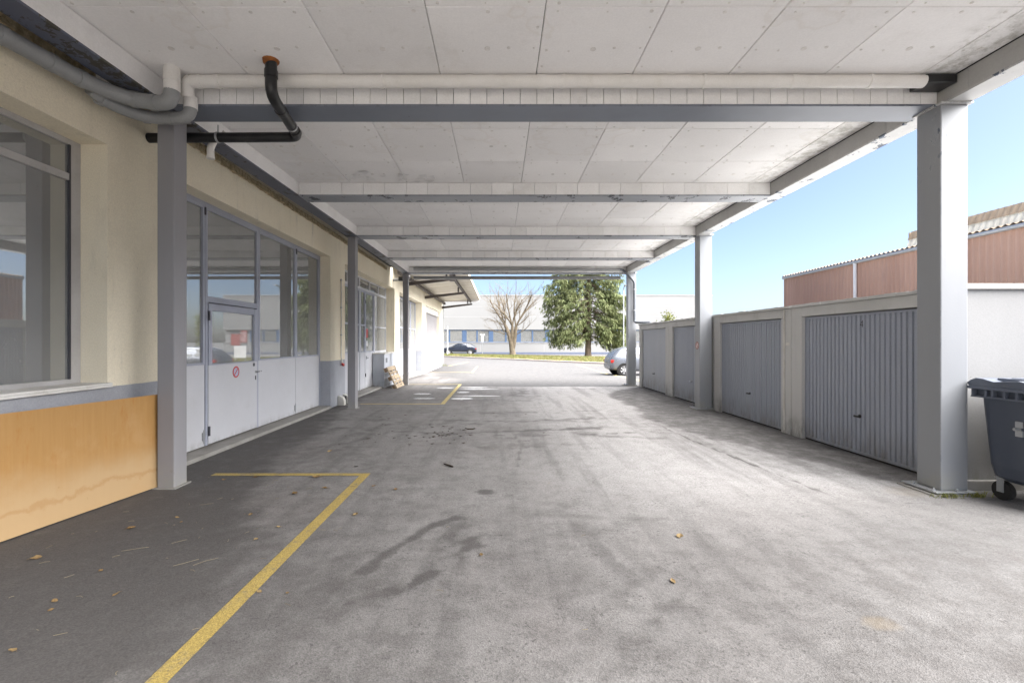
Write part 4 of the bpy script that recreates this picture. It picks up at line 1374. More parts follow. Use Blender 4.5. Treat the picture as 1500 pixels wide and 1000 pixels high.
for gi, (u0, u1, d0, d1) in enumerate(units):
    ga = thing('garage', glabels[gi], 'garage', (7.7, (u0 + u1) / 2, 0), 'row of prefabricated garages')
    m = MB()
    m.box(GARX, GARX + 0.16, u0, d0, -0.1, 2.165)
    m.box(GARX, GARX + 0.16, d1, u1, -0.1, 2.165)
    m.box(GARX, GARX + 0.16, d0, d1, 2.01, 2.165)
    if gi > 0:
        m.box(GARX + 0.16, 10.5, u0, u0 + 0.08, -0.1, 2.165)
    m.box(GARX + 0.16, 10.5, u1 - 0.08, u1, -0.1, 2.165)
    m.box(10.42, 10.5, u0 + 0.08, u1 - 0.08, -0.1, 2.165)
    m.build('wall', MAT['precast_concrete'], ga, bevel=0.008)
    # roof with a ragged front lip
    m = MB()
    m.box(GARX + 0.05, 10.52, u0 - 0.001, u1 + 0.001, 2.166, 2.215)
    k = u0
    while k < u1 - 0.01:
        kk = min(u1, k + 0.09 + 0.12 * rng.random())
        m.box(GARX - 0.022 - 0.012 * rng.random(), GARX + 0.0495, k, kk - 0.001, 2.168, 2.205 + 0.012 * rng.random())
        k = kk
    m.build('roof', MAT['precast_concrete'], ga)
    smooth_door = gi == 3
    dm = MAT['garage_door_pale'] if smooth_door else MAT['garage_door_grey']
    m = MB()
    xd = GARX + 0.055
    m.box(xd + 0.042, xd + 0.07, d0 + 0.004, d1 - 0.004, 0.03, 2.0)
    if smooth_door:
        ribbed(m, xd, d0 + 0.04, d1 - 0.04, 0.06, 1.965, 0.075, 0.02, 0.004)
        m.box(xd + 0.004, xd + 0.0295, d0 + 0.04, d1 - 0.04, 0.06, 1.965)
        m.f = m.f
    else:
        ribbed(m, xd, d0 + 0.04, d1 - 0.04, 0.06, 1.965, 0.082, 0.026, 0.034)
    m.box(xd - 0.003, xd + 0.0295, d0 + 0.006, d0 + 0.039, 0.03, 1.995)
    m.box(xd - 0.003, xd + 0.0295, d1 - 0.039, d1 - 0.006, 0.03, 1.995)
    m.box(xd - 0.003, xd + 0.0295, d0 + 0.040, d1 - 0.040, 1.966, 1.995)
    m.box(xd - 0.006, xd + 0.0295, d0 + 0.040, d1 - 0.040, 0.028, 0.059)
    dr = m.build('door', dm, ga, fix=False)
    yh = {0: 6.50, 1: 9.35, 2: 12.15, 3: 15.1}[gi]
    h = MB()
    h.disc((xd - 0.001, yh, 0.555), (-1, 0, 0), 0, 0.026, 0.008, 14)
    h.tube([(xd - 0.008, yh, 0.555), (xd - 0.045, yh, 0.555)], 0.010, 8)
    h.tube([(xd - 0.045, yh - 0.045, 0.555), (xd - 0.045, yh + 0.045, 0.552)], 0.016, 10)
    h.build('handle', MAT['chrome'] if gi == 2 else MAT['black_plastic'], dr)
    MB().box(xd + 0.005, xd + 0.03, d0 + 0.01, d1 - 0.01, 0.001, 0.027).build('bottom_strip', MAT['rubber'], dr)  # dark strip filling the gap under the door
    if gi == 0:
        # the painted figure 4
        y4, z4, t = 6.47, 1.80, 0.010
        f = MB()
        xx = xd - 0.0015
        f.box(xx, xx + 0.001, y4 - 0.018, y4 - 0.018 + t, z4, z4 + 0.09)
        f.box(xx - 0.0003, xx + 0.0007, y4 - 0.026, y4 + 0.030, z4 + 0.022, z4 + 0.022 + t)
        f.hexa([(xx - 0.0006, y4 - 0.018 + t, z4 + 0.09), (xx - 0.0006, y4 - 0.018, z4 + 0.09), (xx - 0.0006, y4 + 0.020, z4 + 0.024), (xx - 0.0006, y4 + 0.030, z4 + 0.024),
                (xx + 0.0004, y4 - 0.018 + t, z4 + 0.09), (xx + 0.0004, y4 - 0.018, z4 + 0.09), (xx + 0.0004, y4 + 0.020, z4 + 0.024), (xx + 0.0004, y4 + 0.030, z4 + 0.024)])
        tag(f.build('number', MAT['black_plastic'], dr), 'black painted figure 4')
        ew = MB().box(GARX + 0.001, 10.5, 5.02, 5.098, -0.1, 2.165)
        ew.build('end_wall', MAT['end_wall_white'], ga)
        MB().box(GARX - 0.02, 10.52, 4.985, 5.085, 2.166, 2.222).build('end_trim', MAT['sill_white'], ga, bevel=0.004)
        MB().box(GARX + 0.001, 10.5, 4.975, 5.019, -0.02, 0.11).build('end_plinth', MAT['threshold_concrete'], ga, bevel=0.012)
    if gi == 1:
        MB().tube([(GARX - 0.012, 8.12, 0.05), (GARX - 0.012, 8.12, 2.15)], 0.014, 8).build('conduit', MAT['sill_white'], ga)
        MB().box(GARX - 0.006, GARX - 0.0005, 7.99, 8.09, 1.53, 1.58).build('name_plate', MAT['sill_white'], ga)

# ------------------------------------------------------------------ pink corrugated shed
SX = 13.0
sh = thing('industrial_shed', 'pink-brown corrugated industrial shed with a grey rooflight rising behind the garages', 'shed', (18.5, 8, 0))


def corr(m, f, n, u0, u1, pitch, amp):
    """strip of corrugated sheet: f(u, h, side) gives points for side 0 and 1"""
    k = int((u1 - u0) / pitch * n)
    a = []
    for i in range(k + 1):
        u = u0 + (u1 - u0) * i / k
        h = amp * math.cos(2 * math.pi * (u - u0) / pitch)
        a.append((f(u, h, 0), f(u, h, 1)))
    vs = [p for q in a for p in q]
    m.add(vs, [(2 * i, 2 * i + 1, 2 * i + 3, 2 * i + 2) for i in range(k)], True)


SY0, SY1 = -6.0, 21.0
m = MB()
corr(m, lambda u, h, s: (SX + h - 0.03, u, (-0.1, 4.47)[s]), 8, SY0, SY1, 0.177, 0.03)
m.build('wall_cladding', MAT['pink_sheet'], sh, fix=False)
MB().box(SX + 0.03, SX + 11, SY0, SY1, -0.1, 4.42).build('wall', MAT['pink_sheet'], sh)
m = MB()
corr(m, lambda u, h, s: ((SX - 0.16, SX + 6)[s], u, (4.545, 5.15)[s] + h), 8, SY0 - 0.1, SY1 + 0.08, 0.177, 0.024)
corr(m, lambda u, h, s: ((SX - 0.16, SX + 6)[s], u, (4.535, 5.14)[s] + h), 8, SY0 - 0.1, SY1 + 0.08, 0.177, 0.024)
m.build('roof', MAT['fibre_cement'], sh, fix=False)
m = MB()
m.tube([(SX - 0.12, SY0, 4.47), (SX - 0.12, SY1 + 0.05, 4.46)], 0.06, 10)
m.build('gutter', MAT['galvanised'], sh)
MB().box(SX - 0.08, SX + 0.03, SY1 + 0.001, SY1 + 0.06, -0.1, 4.5).build('corner_trim', MAT['pink_sheet'], sh)
m = MB()
m.tube([(SX - 0.12, 16.8, 4.44), (SX - 0.11, 16.8, 0.0)], 0.055, 10)
m.build('downpipe', MAT['casing_white'], sh)
m = MB()
corr(m, lambda u, h, s: ((SX + 0.10 + h, SX + 0.24 + h)[s], u, (4.50, 4.91)[s]), 8, SY0, 14.95, 0.177, 0.022)
m.box(SX + 0.32, SX + 2.5, SY0, 14.9, 4.4, 4.9)
m.build('rooflight', MAT['rooflight_sheet'], sh, fix=False)
m = MB()
corr(m, lambda u, h, s: ((SX + 0.20 + h, SX + 0.32 + h)[s], u, (4.87, 5.14)[s] + h * 0.4), 8, SY0, 14.98, 0.177, 0.024)
corr(m, lambda u, h, s: ((SX + 0.32 + h, SX + 2.6)[s], u, (5.14, 5.1)[s] + h * 0.4), 8, SY0, 14.98, 0.177, 0.024)
m.box(SX + 0.22, SX + 2.6, 14.95, 14.985, 4.50, 5.10)
m.build('ridge_cap', MAT['fibre_cement'], sh, fix=False)

# ------------------------------------------------------------------ white factory far behind
FY = 64.0
fb = thing('factory_building', 'long white factory with a blue framed window band across the far end', 'factory', (-20, 70, 0))
FX0_, FX1_ = -75.0, 29.4
m = MB()
m.box(FX0_, FX1_, FY, FY + 30, 3.22, 7.9)
m.box(FX0_, FX1_, FY, FY + 30, -0.05, 1.48)
m.box(FX0_, FX1_, FY + 0.5, FY + 30, 1.48, 3.22)
m.build('wall', MAT['factory_white'], fb, fix=False)
m = MB()
m.box(FX0_ - 0.05, FX1_ + 0.05, FY - 0.05, FY + 30.05, 7.901, 8.0)
m.build('parapet', MAT['frame_grey'], fb)
m = MB()
m.box(FX0_, FX1_, FY - 0.03, FY - 0.001, -0.3, 0.12)
m.build('base_strip', MAT['base_slate'], fb)
m = MB()
x = FX0_ + 2
while x < FX1_:
    m.box(x, x + 0.03, FY - 0.008, FY - 0.001, 0.121, 1.40)
    x += 4.4
for z in (5.0, 6.4):
    m.box(FX0_, FX1_, FY - 0.006, FY - 0.001, z, z + 0.03)
m.build('panel_joint', MAT['frame_grey'], fb)
MB().box(FX0_, FX1_, FY - 0.06, FY - 0.0085, 1.41, 1.481).build('window_sill', MAT['frame_grey'], fb)
x = -22.0
wi = 0
fr_cache = {}
while x < 24:
    w = 1.55 + 0.3 * ((wi * 7) % 3) / 2
    key = round(w, 2)
    if key not in fr_cache:
        f = MB()
        f.box(0, 0.12, 0, 0.08, 0, 1.735)
        f.box(w - 0.08, w - 0.001, 0, 0.08, 0, 1.735)
        f.box(0.121, w - 0.081, 0, 0.08, 1.62, 1.735)
        f.box(0.121, w - 0.081, 0, 0.08, 0, 0.07)
        fr_cache[key] = (f.mesh('window', MAT['factory_blue']), MB().box(0.122, w - 0.082, 0.035, 0.045, 0.071, 1.619).mesh('pane', MAT['far_glass']),
                         MB().box(0.122, 0.122 + w * 0.3, 0.15, 0.17, 0.071, 1.62).mesh('blind', MAT['blind_grey']))
    a, b, c_ = fr_cache[key]
    wo_ = inst('window', a, fb, (x, FY + 0.10, 1.482))
    p = bpy.data.objects.new('pane', b)
    COL.objects.link(p)
    p.parent = wo_
    if wi % 3 != 1:
        p = bpy.data.objects.new('blind', c_)
        COL.objects.link(p)
        p.parent = wo_
        p.scale = (1.0 + (wi % 4) * 0.8 if wi % 4 < 3 else 1.0, 1, 1)
        p.location.x = 0.0
    x += w
    if wi % 2 == 0:
        pn = MB().box(x + 0.001, x + 0.42, FY + 0.09, FY + 0.15, 1.482, 3.218).build('blue_panel', MAT['factory_blue'], fb)
        x += 0.421
    wi += 1
MB().box(-23, 25, FY + 0.42, FY + 0.46, 1.49, 3.21).build('interior', MAT['interior_grey'], fb)

# ------------------------------------------------------------------ trees
def bare_tree():
    t = thing('bare_tree', 'leafless pollarded tree with upright limbs on the verge', 'tree', (1.45, 52.0, -0.05))
    rr = random.Random(21)
    tk, br = MB(), MB()
    base = Vector((1.45, 52.0, -0.1))
    top = base + Vector((-0.25, 0, 2.3))
    # two stems that part near the ground
    tk.tube([base + Vector((0.12, 0, 0)), base + Vector((0.05, 0, 0.5)), base + Vector((-0.05, 0, 1.4)), base + Vector((-0.28, 0, 2.4)), base + Vector((-0.75, 0.1, 3.5))], [0.46, 0.33, 0.29, 0.24, 0.18], 10)
    tk.tube([base + Vector((0.05, 0, 0.7)), base + Vector((0.22, 0.0, 1.5)), base + Vector((0.36, 0, 2.4)), base + Vector((0.45, 0, 3.4))], [0.26, 0.24, 0.21, 0.17], 10)
    tk.tube([base + Vector((-0.05, 0, 1.6)), base + Vector((0.0, -0.1, 2.4)), base + Vector((0.05, -0.2, 3.4))], [0.22, 0.2, 0.15], 8)

    def grow(p, d, r, L, depth):
        pts, rs = [p], [r]
        n = 4
        for k in range(n):
            d = (d + Vector((rr.uniform(-1, 1), rr.uniform(-1, 1), rr.uniform(-0.2, 0.6))) * 0.24).normalized()
            p = p + d * L / n
            pts.append(p)
            rs.append(r * (1 - 0.45 * (k + 1) / n))
        (br).tube(pts, rs, 6 if depth < 2 else 4, cap=False)
        if depth >= 4 or r < 0.012:
            return
        if depth in (1, 2) and rr.random() < 0.6:
            # pollard knob
            q = pts[-1]
            br.tube([q - d * 0.07, q, q + d * 0.08], [rs[-1] * 1.1, rs[-1] * 1.9, rs[-1] * 0.8], 6)
        for k in range(1, n + 1):
            for _ in range(2 if depth < 3 else 1):
                if rr.random() < (0.75 if k < n else 1.0):
                    a = rr.random() * 6.28
                    side = d.orthogonal().normalized()
                    side.rotate(Matrix.Rotation(a, 3, d))
                    nd = (d * rr.uniform(0.6, 1.05) + side * rr.uniform(0.4, 0.85) + Vector((0, 0, 0.12))).normalized()
                    grow(pts[k], nd, rs[k] * rr.uniform(0.36, 0.52), L * rr.uniform(0.40, 0.66), depth + 1)

    for q, ds in ((base + Vector((-0.75, 0.1, 3.5)), ((-0.1, 0, 1), (-0.65, 0.1, 0.8), (-0.9, 0.0, 0.35), (-0.3, 0.4, 0.9))), (base + Vector((0.45, 0, 3.4)), ((0.05, 0, 1), (0.5, -0.1, 0.8), (0.85, 0.2, 0.45), (0.3, 0.4, 1))),
                  (base + Vector((0.05, -0.2, 3.4)), ((-0.1, -0.2, 1), (0.15, -0.3, 0.9), (-0.35, -0.1, 0.9))), (base + Vector((-0.28, 0, 2.4)), ((-0.9, 0, 0.5), (-0.95, 0.3, 0.25))), (base + Vector((0.36, 0, 2.4)), ((0.9, 0, 0.55),))):
        for d in ds:
            low = d[2] < 0.6
            grow(q, Vector(d).normalized(), 0.06 if low else 0.10, rr.uniform(1.9, 2.4) if low else rr.uniform(2.9, 3.9), 1)
    tk.build('trunk', MAT['bark_pale'], t)
    br.build('crown', MAT['bark_pale'], t, fix=False)
    return t


bare_tree()


def spruce():
    t = thing('spruce_tree', 'big drooping green spruce on the verge beside the silver hatchback', 'tree', (9.5, 49.5, -0.05))
    rr = random.Random(5)
    base = Vector((9.5, 49.5, -0.15))
    H = 17.0
    tk = MB()
    tk.tube([base, base + Vector((0, 0, 0.5)), base + Vector((0.02, 0, 3)), base + Vector((0.05, 0, 8)), base + Vector((0, 0, H))], [0.46, 0.33, 0.28, 0.2, 0.03], 12)
    nb = MB()
    lf = MB()

    def spray(p, d, s):
        # fan of needle-bearing twigs hanging from a branch
        side = d.cross(Vector((0, 0, 1)))
        side = side.normalized() if side.length > 1e-3 else Vector((1, 0, 0))
        for k in range(4):
            dd = (d * rr.uniform(0.0, 0.7) + side * rr.uniform(-0.8, 0.8) + Vector((0, 0, rr.uniform(-1.5, -0.1)))).normalized()
            L = s * rr.uniform(0.5, 1.3)
            w = L * rr.uniform(0.07, 0.12)
            a = dd.orthogonal().normalized()
            a.rotate(Matrix.Rotation(rr.random() * 6.28, 3, dd))
            q = p + dd * L
            mid = p + dd * L * 0.45
            lf.add([p, mid + a * w, q, mid - a * w], [(0, 1, 2, 3)])

    z = 2.5
    while z < H - 0.4:
        nbr = 7 if z < 11 else 5
        a0 = rr.random() * 6.28
        for k in range(nbr):
            a = a0 + 6.28 * k / nbr + rr.uniform(-0.3, 0.3)
            L = np.interp(z, [2.2, 3.5, 8, 11, H], [3.8, 4.7, 4.5, 3.4, 0.3]) * rr.uniform(0.75, 1.05) * (0.52 + 0.5 * abs(math.cos(a)) ** 1.3) * (1.04 if math.cos(a) < 0 else 0.99) * (0.75 if math.sin(a) < -0.5 else 1.0)
            if abs(math.cos(a)) < 0.45 and z < 10:
                L *= 0.5
            d = Vector((math.cos(a), math.sin(a), 0))
            drop = np.interp(z, [2.2, 5, 10, H], [0.30, 0.42, 0.30, 0.1]) * L * rr.uniform(0.7, 1.25)
            zz = z + rr.uniform(-0.2, 0.2)
            pts = []
            for i in range(7):
                tt = i / 6
                pts.append(base + Vector((0, 0, zz)) + d * L * tt + Vector((0, 0, -drop * (tt ** 1.3) + 0.25 * drop * max(0, tt - 0.75) * 4 * 0.4)) + Vector((rr.uniform(-.08, .08), rr.uniform(-.08, .08), 0)) * tt)
            nb.tube(pts, [0.05, 0.042, 0.035, 0.028, 0.02, 0.014, 0.006], 4, cap=False)
            ns = int(36 * L)
            if rr.random() < 0.2 or math.sin(a) < -0.8 and z < 9:
                ns //= 4
            for s_ in range(ns):
                tt = 0.36 + 0.64 * rr.random() ** 0.8
                f = tt * 6
                i = min(5, int(f))
                p = pts[i].lerp(pts[i + 1], f - i)
                hang = rr.random() ** 2 * (0.9 if z < 9 else 0.5) * (0.4 + 0.6 * tt)
                p = p + Vector((rr.gauss(0, 0.2), rr.gauss(0, 0.2), -hang + 0.06))
                spray(p, (pts[i + 1] - pts[i]).normalized(), rr.uniform(0.28, 0.5))
        z += 0.36
    tk.build('trunk', MAT['bark_brown'], t)
    nb.build('branch', MAT['bark_brown'], t, fix=False)
    lf.build('crown', MAT['spruce_needles'], t, fix=False)


spruce()


def shrub():
    t = thing('shrub', 'small yellow-green shrub top showing above the farthest garages', 'shrub', (11.3, 31.5, -0.15))
    rr = random.Random(2)
    base = Vector((11.3, 31.5, -0.15))
    st, lf = MB(), MB()
    for k in range(9):
        a = rr.random() * 6.28
        tip = base + Vector((math.cos(a) * rr.uniform(0.1, 0.5), math.sin(a) * rr.uniform(0.1, 0.5), rr.uniform(2.9, 3.75)))
        st.tube([base, base.lerp(tip, 0.5) + Vector((0.05, 0, 0)), tip], [0.04, 0.025, 0.006], 5, cap=False)
        for i in range(170):
            f = 0.25 + 0.75 * rr.random()
            p = base.lerp(tip, f) + Vector((rr.gauss(0, 0.16), rr.gauss(0, 0.16), rr.gauss(0, 0.1)))
            d = Vector((rr.uniform(-1, 1), rr.uniform(-1, 1), rr.uniform(-0.1, 1.2))).normalized()
            a = d.orthogonal().normalized()
            a.rotate(Matrix.Rotation(rr.random() * 6.28, 3, d))
            L = rr.uniform(0.1, 0.2)
            lf.add([p, p + d * L * 0.5 + a * L * 0.25, p + d * L, p + d * L * 0.5 - a * L * 0.25], [(0, 1, 2, 3)])
    st.build('stem', MAT['bark_brown'], t, fix=False)
    lf.build('foliage', MAT['shrub_leaves'], t, fix=False)


shrub()

# ------------------------------------------------------------------ cars
def car(label, loc, rz, L, W, H, bodymat, prof, wheel_r, xw, glassx, trim=None):
    """prof: stations (x from the rear 0..1, z under, z belt, z top, half width, half roof width); built facing +X"""
    c = thing('car', label, 'car', loc)
    c.rotation_euler.z = rz
    rings = []
    for (x, zu, zb, zt, hw, hr) in prof:
        X = (x - 0.5) * L
        r = [(hw * 0.86, zu), (hw * 0.97, zu + 0.10), (hw, zu + 0.28), (hw * 0.985, (zb + zu) / 2 + 0.12), (hw * 0.95, zb)]
        if zt - zb > 0.05:
            r += [(hr + (hw * 0.95 - hr) * 0.45, zb + (zt - zb) * 0.6), (hr, zt - 0.05), (hr * 0.8, zt)]
        else:
            r += [(hw * 0.90, zb + (zt - zb) * 0.4), (hw * 0.8, zt - 0.005), (hw * 0.6, zt)]
        full = [(X, -y, z) for y, z in r] + [(X, y, z) for y, z in reversed(r)]
        rings.append(full)
    m = MB()
    n = len(rings[0])
    vs = [p for r in rings for p in r]
    fs = []
    for i in range(len(rings) - 1):
        for k in range(n):
            a, b = i * n + k, i * n + (k + 1) % n
            fs.append((a, b, b + n, a + n))
    fs.append(tuple(range(n)))
    fs.append(tuple(range((len(rings) - 1) * n, len(rings) * n)))
    m.add(vs, fs, True)

    def put(name, mb, mats, parent=c):
        o = bpy.data.objects.new(name, mb.mesh(name, mats))
        COL.objects.link(o)
        o.parent = parent
        return o
    body = put('body', m, MAT[bodymat])
    md = body.modifiers.new('sub', 'SUBSURF')
    md.levels = md.render_levels = 2
    xs = [(p[0] - 0.5) * L for p in prof]

    def at(X, k):
        """value k of the profile at X"""
        return float(np.interp(X, xs, [p[k] for p in prof]))

    def side(X, f, off):
        hw, hr, zb, zt = at(X, 4), at(X, 5), at(X, 2), at(X, 3)
        if f < 0.6:
            y = hw * 0.95 + ((hr + (hw * 0.95 - hr) * 0.45) - hw * 0.95) * f / 0.6
        else:
            y0 = hr + (hw * 0.95 - hr) * 0.45
            y = y0 + (hr - y0) * (f - 0.6) / 0.4
        return X, y + off, zb + (zt - 0.05 - zb) * f
    for s in (-1, 1):
        for (a, b, a2, b2) in glassx:
            g = MB()
            N = 5
            for i in range(N):
                for j in range(3):
                    q = []
                    for di, dj in ((0, 0), (1, 0), (1, 1), (0, 1)):
                        f = 0.10 + 0.78 * (j + dj) / 3
                        lo, hi = a + (a2 - a) * f, b + (b2 - b) * f
                        X = (lo + (hi - lo) * (i + di) / N - 0.5) * L
                        x, y, z = side(X, f, 0.004)
                        q.append((x, s * y, z))
                    g.add(q, [(0, 1, 2, 3)], True)
            put('side_window', g, MAT['car_glass'])
    for X in xw:
        for s in (-1, 1):
            xx = (X - 0.5) * L
            hw = at(xx, 4)
            ar = MB().disc((xx, s * (hw - 0.16), wheel_r), (0, s, 0), 0, wheel_r * 1.15, 0.168, 28)
            put('wheel_arch', ar, MAT['rubber'])
            w = MB()
            w.disc((xx, s * (hw - 0.19), wheel_r), (0, s, 0), wheel_r * 0.66, wheel_r, 0.21, 28)
            wh = put('wheel', w, MAT['rubber'])
            r = MB()
            y0 = s * (hw + 0.012)
            r.disc((xx, s * (hw - 0.01), wheel_r), (0, s, 0), wheel_r * 0.60, wheel_r * 0.70, 0.03, 28)
            r.disc((xx, s * (hw - 0.05), wheel_r), (0, s, 0), 0, wheel_r * 0.17, 0.06, 12)
            for k in range(7):
                a = 2 * math.pi * k / 7
                ca, sa = math.cos(a), math.sin(a)
                r.tube([(xx + ca * wheel_r * 0.12, y0, wheel_r + sa * wheel_r * 0.12), (xx + ca * wheel_r * 0.64, y0, wheel_r + sa * wheel_r * 0.64)], [wheel_r * 0.10, wheel_r * 0.14], 6)
            put('rim', r, MAT['rim_alloy'], wh)
    # lamps, bumpers, mirrors
    hw0 = prof[1][4]
    for s in (-1, 1):
        X = (prof[1][0] - 0.5) * L
        zb = at(X, 2)
        t = MB().cham(X - 0.02, X + 0.26, s * (at(X + 0.12, 4) * 0.96 - 0.10) - 0.11, s * (at(X + 0.12, 4) * 0.96 - 0.10) + 0.11, zb - 0.20, zb - 0.05, 0.03)
        put('tail_light', t, MAT['tail_red'])
        Xf = (prof[-2][0] - 0.5) * L
        t = MB().cham(Xf - 0.30, Xf + 0.01, s * (at(Xf - .1, 4) - 0.16) - 0.12, s * (at(Xf - .1, 4) - 0.16) + 0.12, at(Xf, 2) - 0.18, at(Xf, 2) - 0.04, 0.03)
        put('headlight', t, MAT['trim_silver'])
        gx = (glassx[-1][1] - 0.03 - 0.5) * L
        t = MB().cham(gx - 0.09, gx + 0.08, s * (at(gx, 4) + 0.10) - 0.09, s * (at(gx, 4) + 0.10) + 0.09, at(gx, 2) + 0.02, at(gx, 2) + 0.15, 0.03)
        put('wing_mirror', t, MAT[bodymat] if trim is None else MAT['rubber'])
        if trim:
            x0, x1 = (xw[0] - 0.5) * L + wheel_r * 1.3, (xw[1] - 0.5) * L - wheel_r * 1.3
            hw = at(0, 4)
            put('sill_trim', MB().box(x0, x1, s * (hw + 0.002), s * (hw + 0.03), 0.36, 0.43), MAT['trim_silver'])
        for q in glassx[:-1]:
            gx = (q[1] + 0.012 - 0.5) * L
            hw = at(gx, 4)
            put('door_handle', MB().cham(gx - 0.2, gx - 0.04, s * hw - 0.012, s * hw + 0.022, at(gx, 2) - 0.14, at(gx, 2) - 0.105, 0.008), MAT[bodymat])
    xb_ = (prof[1][0] - 0.5) * L
    put('bumper', MB().cham(xb_ - 0.05, xb_ + 0.2, -prof[1][4] * 0.86, prof[1][4] * 0.86, 0.40, 0.55, 0.03), MAT[bodymat])
    put('number_plate', MB().box(xb_ - 0.028, xb_ + 0.02, -0.26, 0.26, 0.62, 0.73), MAT['sign_white'])
    rw = MB()
    N = 4
    xa, xb = (prof[2][0] - 0.5) * L - 0.005, (prof[3][0] - 0.5) * L - 0.03
    for i in range(N):
        q = []
        for t_ in (i / N, (i + 1) / N):
            X = xa + (xb - xa) * t_
            q.append((X + 0.015, at(X, 5) * (0.98 - 0.12 * t_), at(X, 3) - 0.03))
        (x0, y0, z0), (x1, y1, z1) = q
        rw.add([(x0, -y0, z0), (x0, y0, z0), (x1, y1, z1), (x1, -y1, z1)], [(0, 1, 2, 3)], True)
    put('rear_window', rw, MAT['car_glass'])
    return c


HATCH = [(0.0, 0.34, 0.62, 0.66, 0.62, 0.5), (0.012, 0.28, 0.86, 0.90, 0.80, 0.6), (0.05, 0.26, 0.93, 1.12, 0.86, 0.62), (0.12, 0.24, 0.94, 1.38, 0.885, 0.60), (0.22, 0.22, 0.935, 1.455, 0.89, 0.60), (0.45, 0.20, 0.92, 1.48, 0.89, 0.60),
         (0.58, 0.20, 0.91, 1.40, 0.885, 0.60), (0.72, 0.21, 0.90, 0.98, 0.885, 0.66), (0.86, 0.22, 0.84, 0.88, 0.87, 0.62), (0.96, 0.25, 0.72, 0.76, 0.80, 0.55), (1.0, 0.33, 0.58, 0.60, 0.62, 0.45)]
car('silver hatchback parked beyond the far right column, seen from its rear side', (7.66, 24.1, -0.135), 0.0, 4.15, 1.75, 1.45, 'car_silver', HATCH, 0.305, (0.165, 0.80),
    ((0.15, 0.26, 0.19, 0.27), (0.29, 0.47, 0.29, 0.46), (0.49, 0.68, 0.49, 0.60)))
SUV = [(0.0, 0.38, 0.66, 0.70, 0.64, 0.5), (0.012, 0.32, 0.92, 0.95, 0.84, 0.6), (0.05, 0.30, 1.0, 1.12, 0.90, 0.62), (0.16, 0.28, 1.02, 1.42, 0.93, 0.60), (0.28, 0.27, 1.01, 1.53, 0.935, 0.61), (0.48, 0.26, 0.99, 1.56, 0.935, 0.61),
       (0.60, 0.26, 0.98, 1.46, 0.93, 0.60), (0.73, 0.26, 0.97, 1.05, 0.93, 0.68), (0.87, 0.28, 0.93, 0.97, 0.91, 0.64), (0.97, 0.31, 0.80, 0.84, 0.84, 0.55), (1.0, 0.38, 0.62, 0.64, 0.64, 0.45)]
car('dark grey car parked in front of the white factory beside the workshop corner', (-5.15, 60.6, -0.15), math.pi, 4.5, 1.85, 1.55, 'car_dark', SUV, 0.36, (0.18, 0.80),
    ((0.13, 0.27, 0.20, 0.28), (0.30, 0.48, 0.30, 0.47), (0.50, 0.69, 0.50, 0.61)), trim=True)

# ------------------------------------------------------------------ posts and notice boards
def post(name, label, cat, x, y, h, r, mat, group=None):
    t = thing(name, label, cat, (x, y, -0.15), group)
    MB().tube([(x, y, -0.2), (x, y, h)], r, 10).build('pole', MAT[mat], t)
    return t


t = post('sign_post', 'slim white post on the verge by the workshop corner in front of the dark car', 'post', -6.0, 54.0, 3.3, 0.06, 'sign_white')
MB().tube([(-6.0, 54.0, 3.3), (-6.0, 54.0, 3.4)], 0.075, 10).build('cap', MAT['galvanised'], t)
t = post('sign_post', 'short post with a flat white crosspiece between the dark car and the bare tree', 'post', -2.0, 56.0, 2.4, 0.035, 'galvanised')
MB().box(-2.14, -1.86, 55.96, 55.99, 1.55, 2.35).box(-2.3, -1.7, 55.95, 55.995, 2.36, 2.5).build('sign_plate', MAT['sign_white'], t)
t = post('lamp_post', 'tall pale lamp post standing against the right side of the spruce', 'lamp post', 11.4, 42.5, 6.3, 0.055, 'galvanised')
MB().tube([(11.4, 42.5, 6.3), (11.4, 42.4, 6.5), (11.4, 42.0, 6.62)], 0.04, 8).build('arm', MAT['galvanised'], t)
MB().cham(11.3, 11.5, 41.5, 42.05, 6.58, 6.7, 0.03).build('lamp_head', MAT['frame_grey'], t)
t = thing('notice_board', 'red and white site notice boards seen mirrored in the folding door glass', 'notice board', (11.5, 36.0, -0.15))
MB().tube([(11.75, 36.0, -0.2), (11.75, 36.0, 2.3)], 0.04, 8).build('post', MAT['galvanised'], t)
MB().tube([(11.05, 36.0, -0.2), (11.05, 36.0, 2.5)], 0.04, 8).build('post', MAT['galvanised'], t)
MB().box(11.42, 12.1, 35.9, 35.94, 1.28, 2.18).build('red_panel', MAT['faded_red'], t)
m = MB().box(10.88, 11.38, 35.9, 35.94, 1.5, 2.45)
m.build('red_panel', MAT['faded_red'], t)
m = MB()
for k in range(6):
    m.box(10.9, 11.36, 35.893, 35.899, 1.58 + k * 0.14, 1.61 + k * 0.14)
m.build('white_rule', MAT['sign_white'], t)
MB().box(10.93, 11.84, 35.86, 35.89, 0.33, 1.26).build('white_panel', MAT['sign_white'], t)

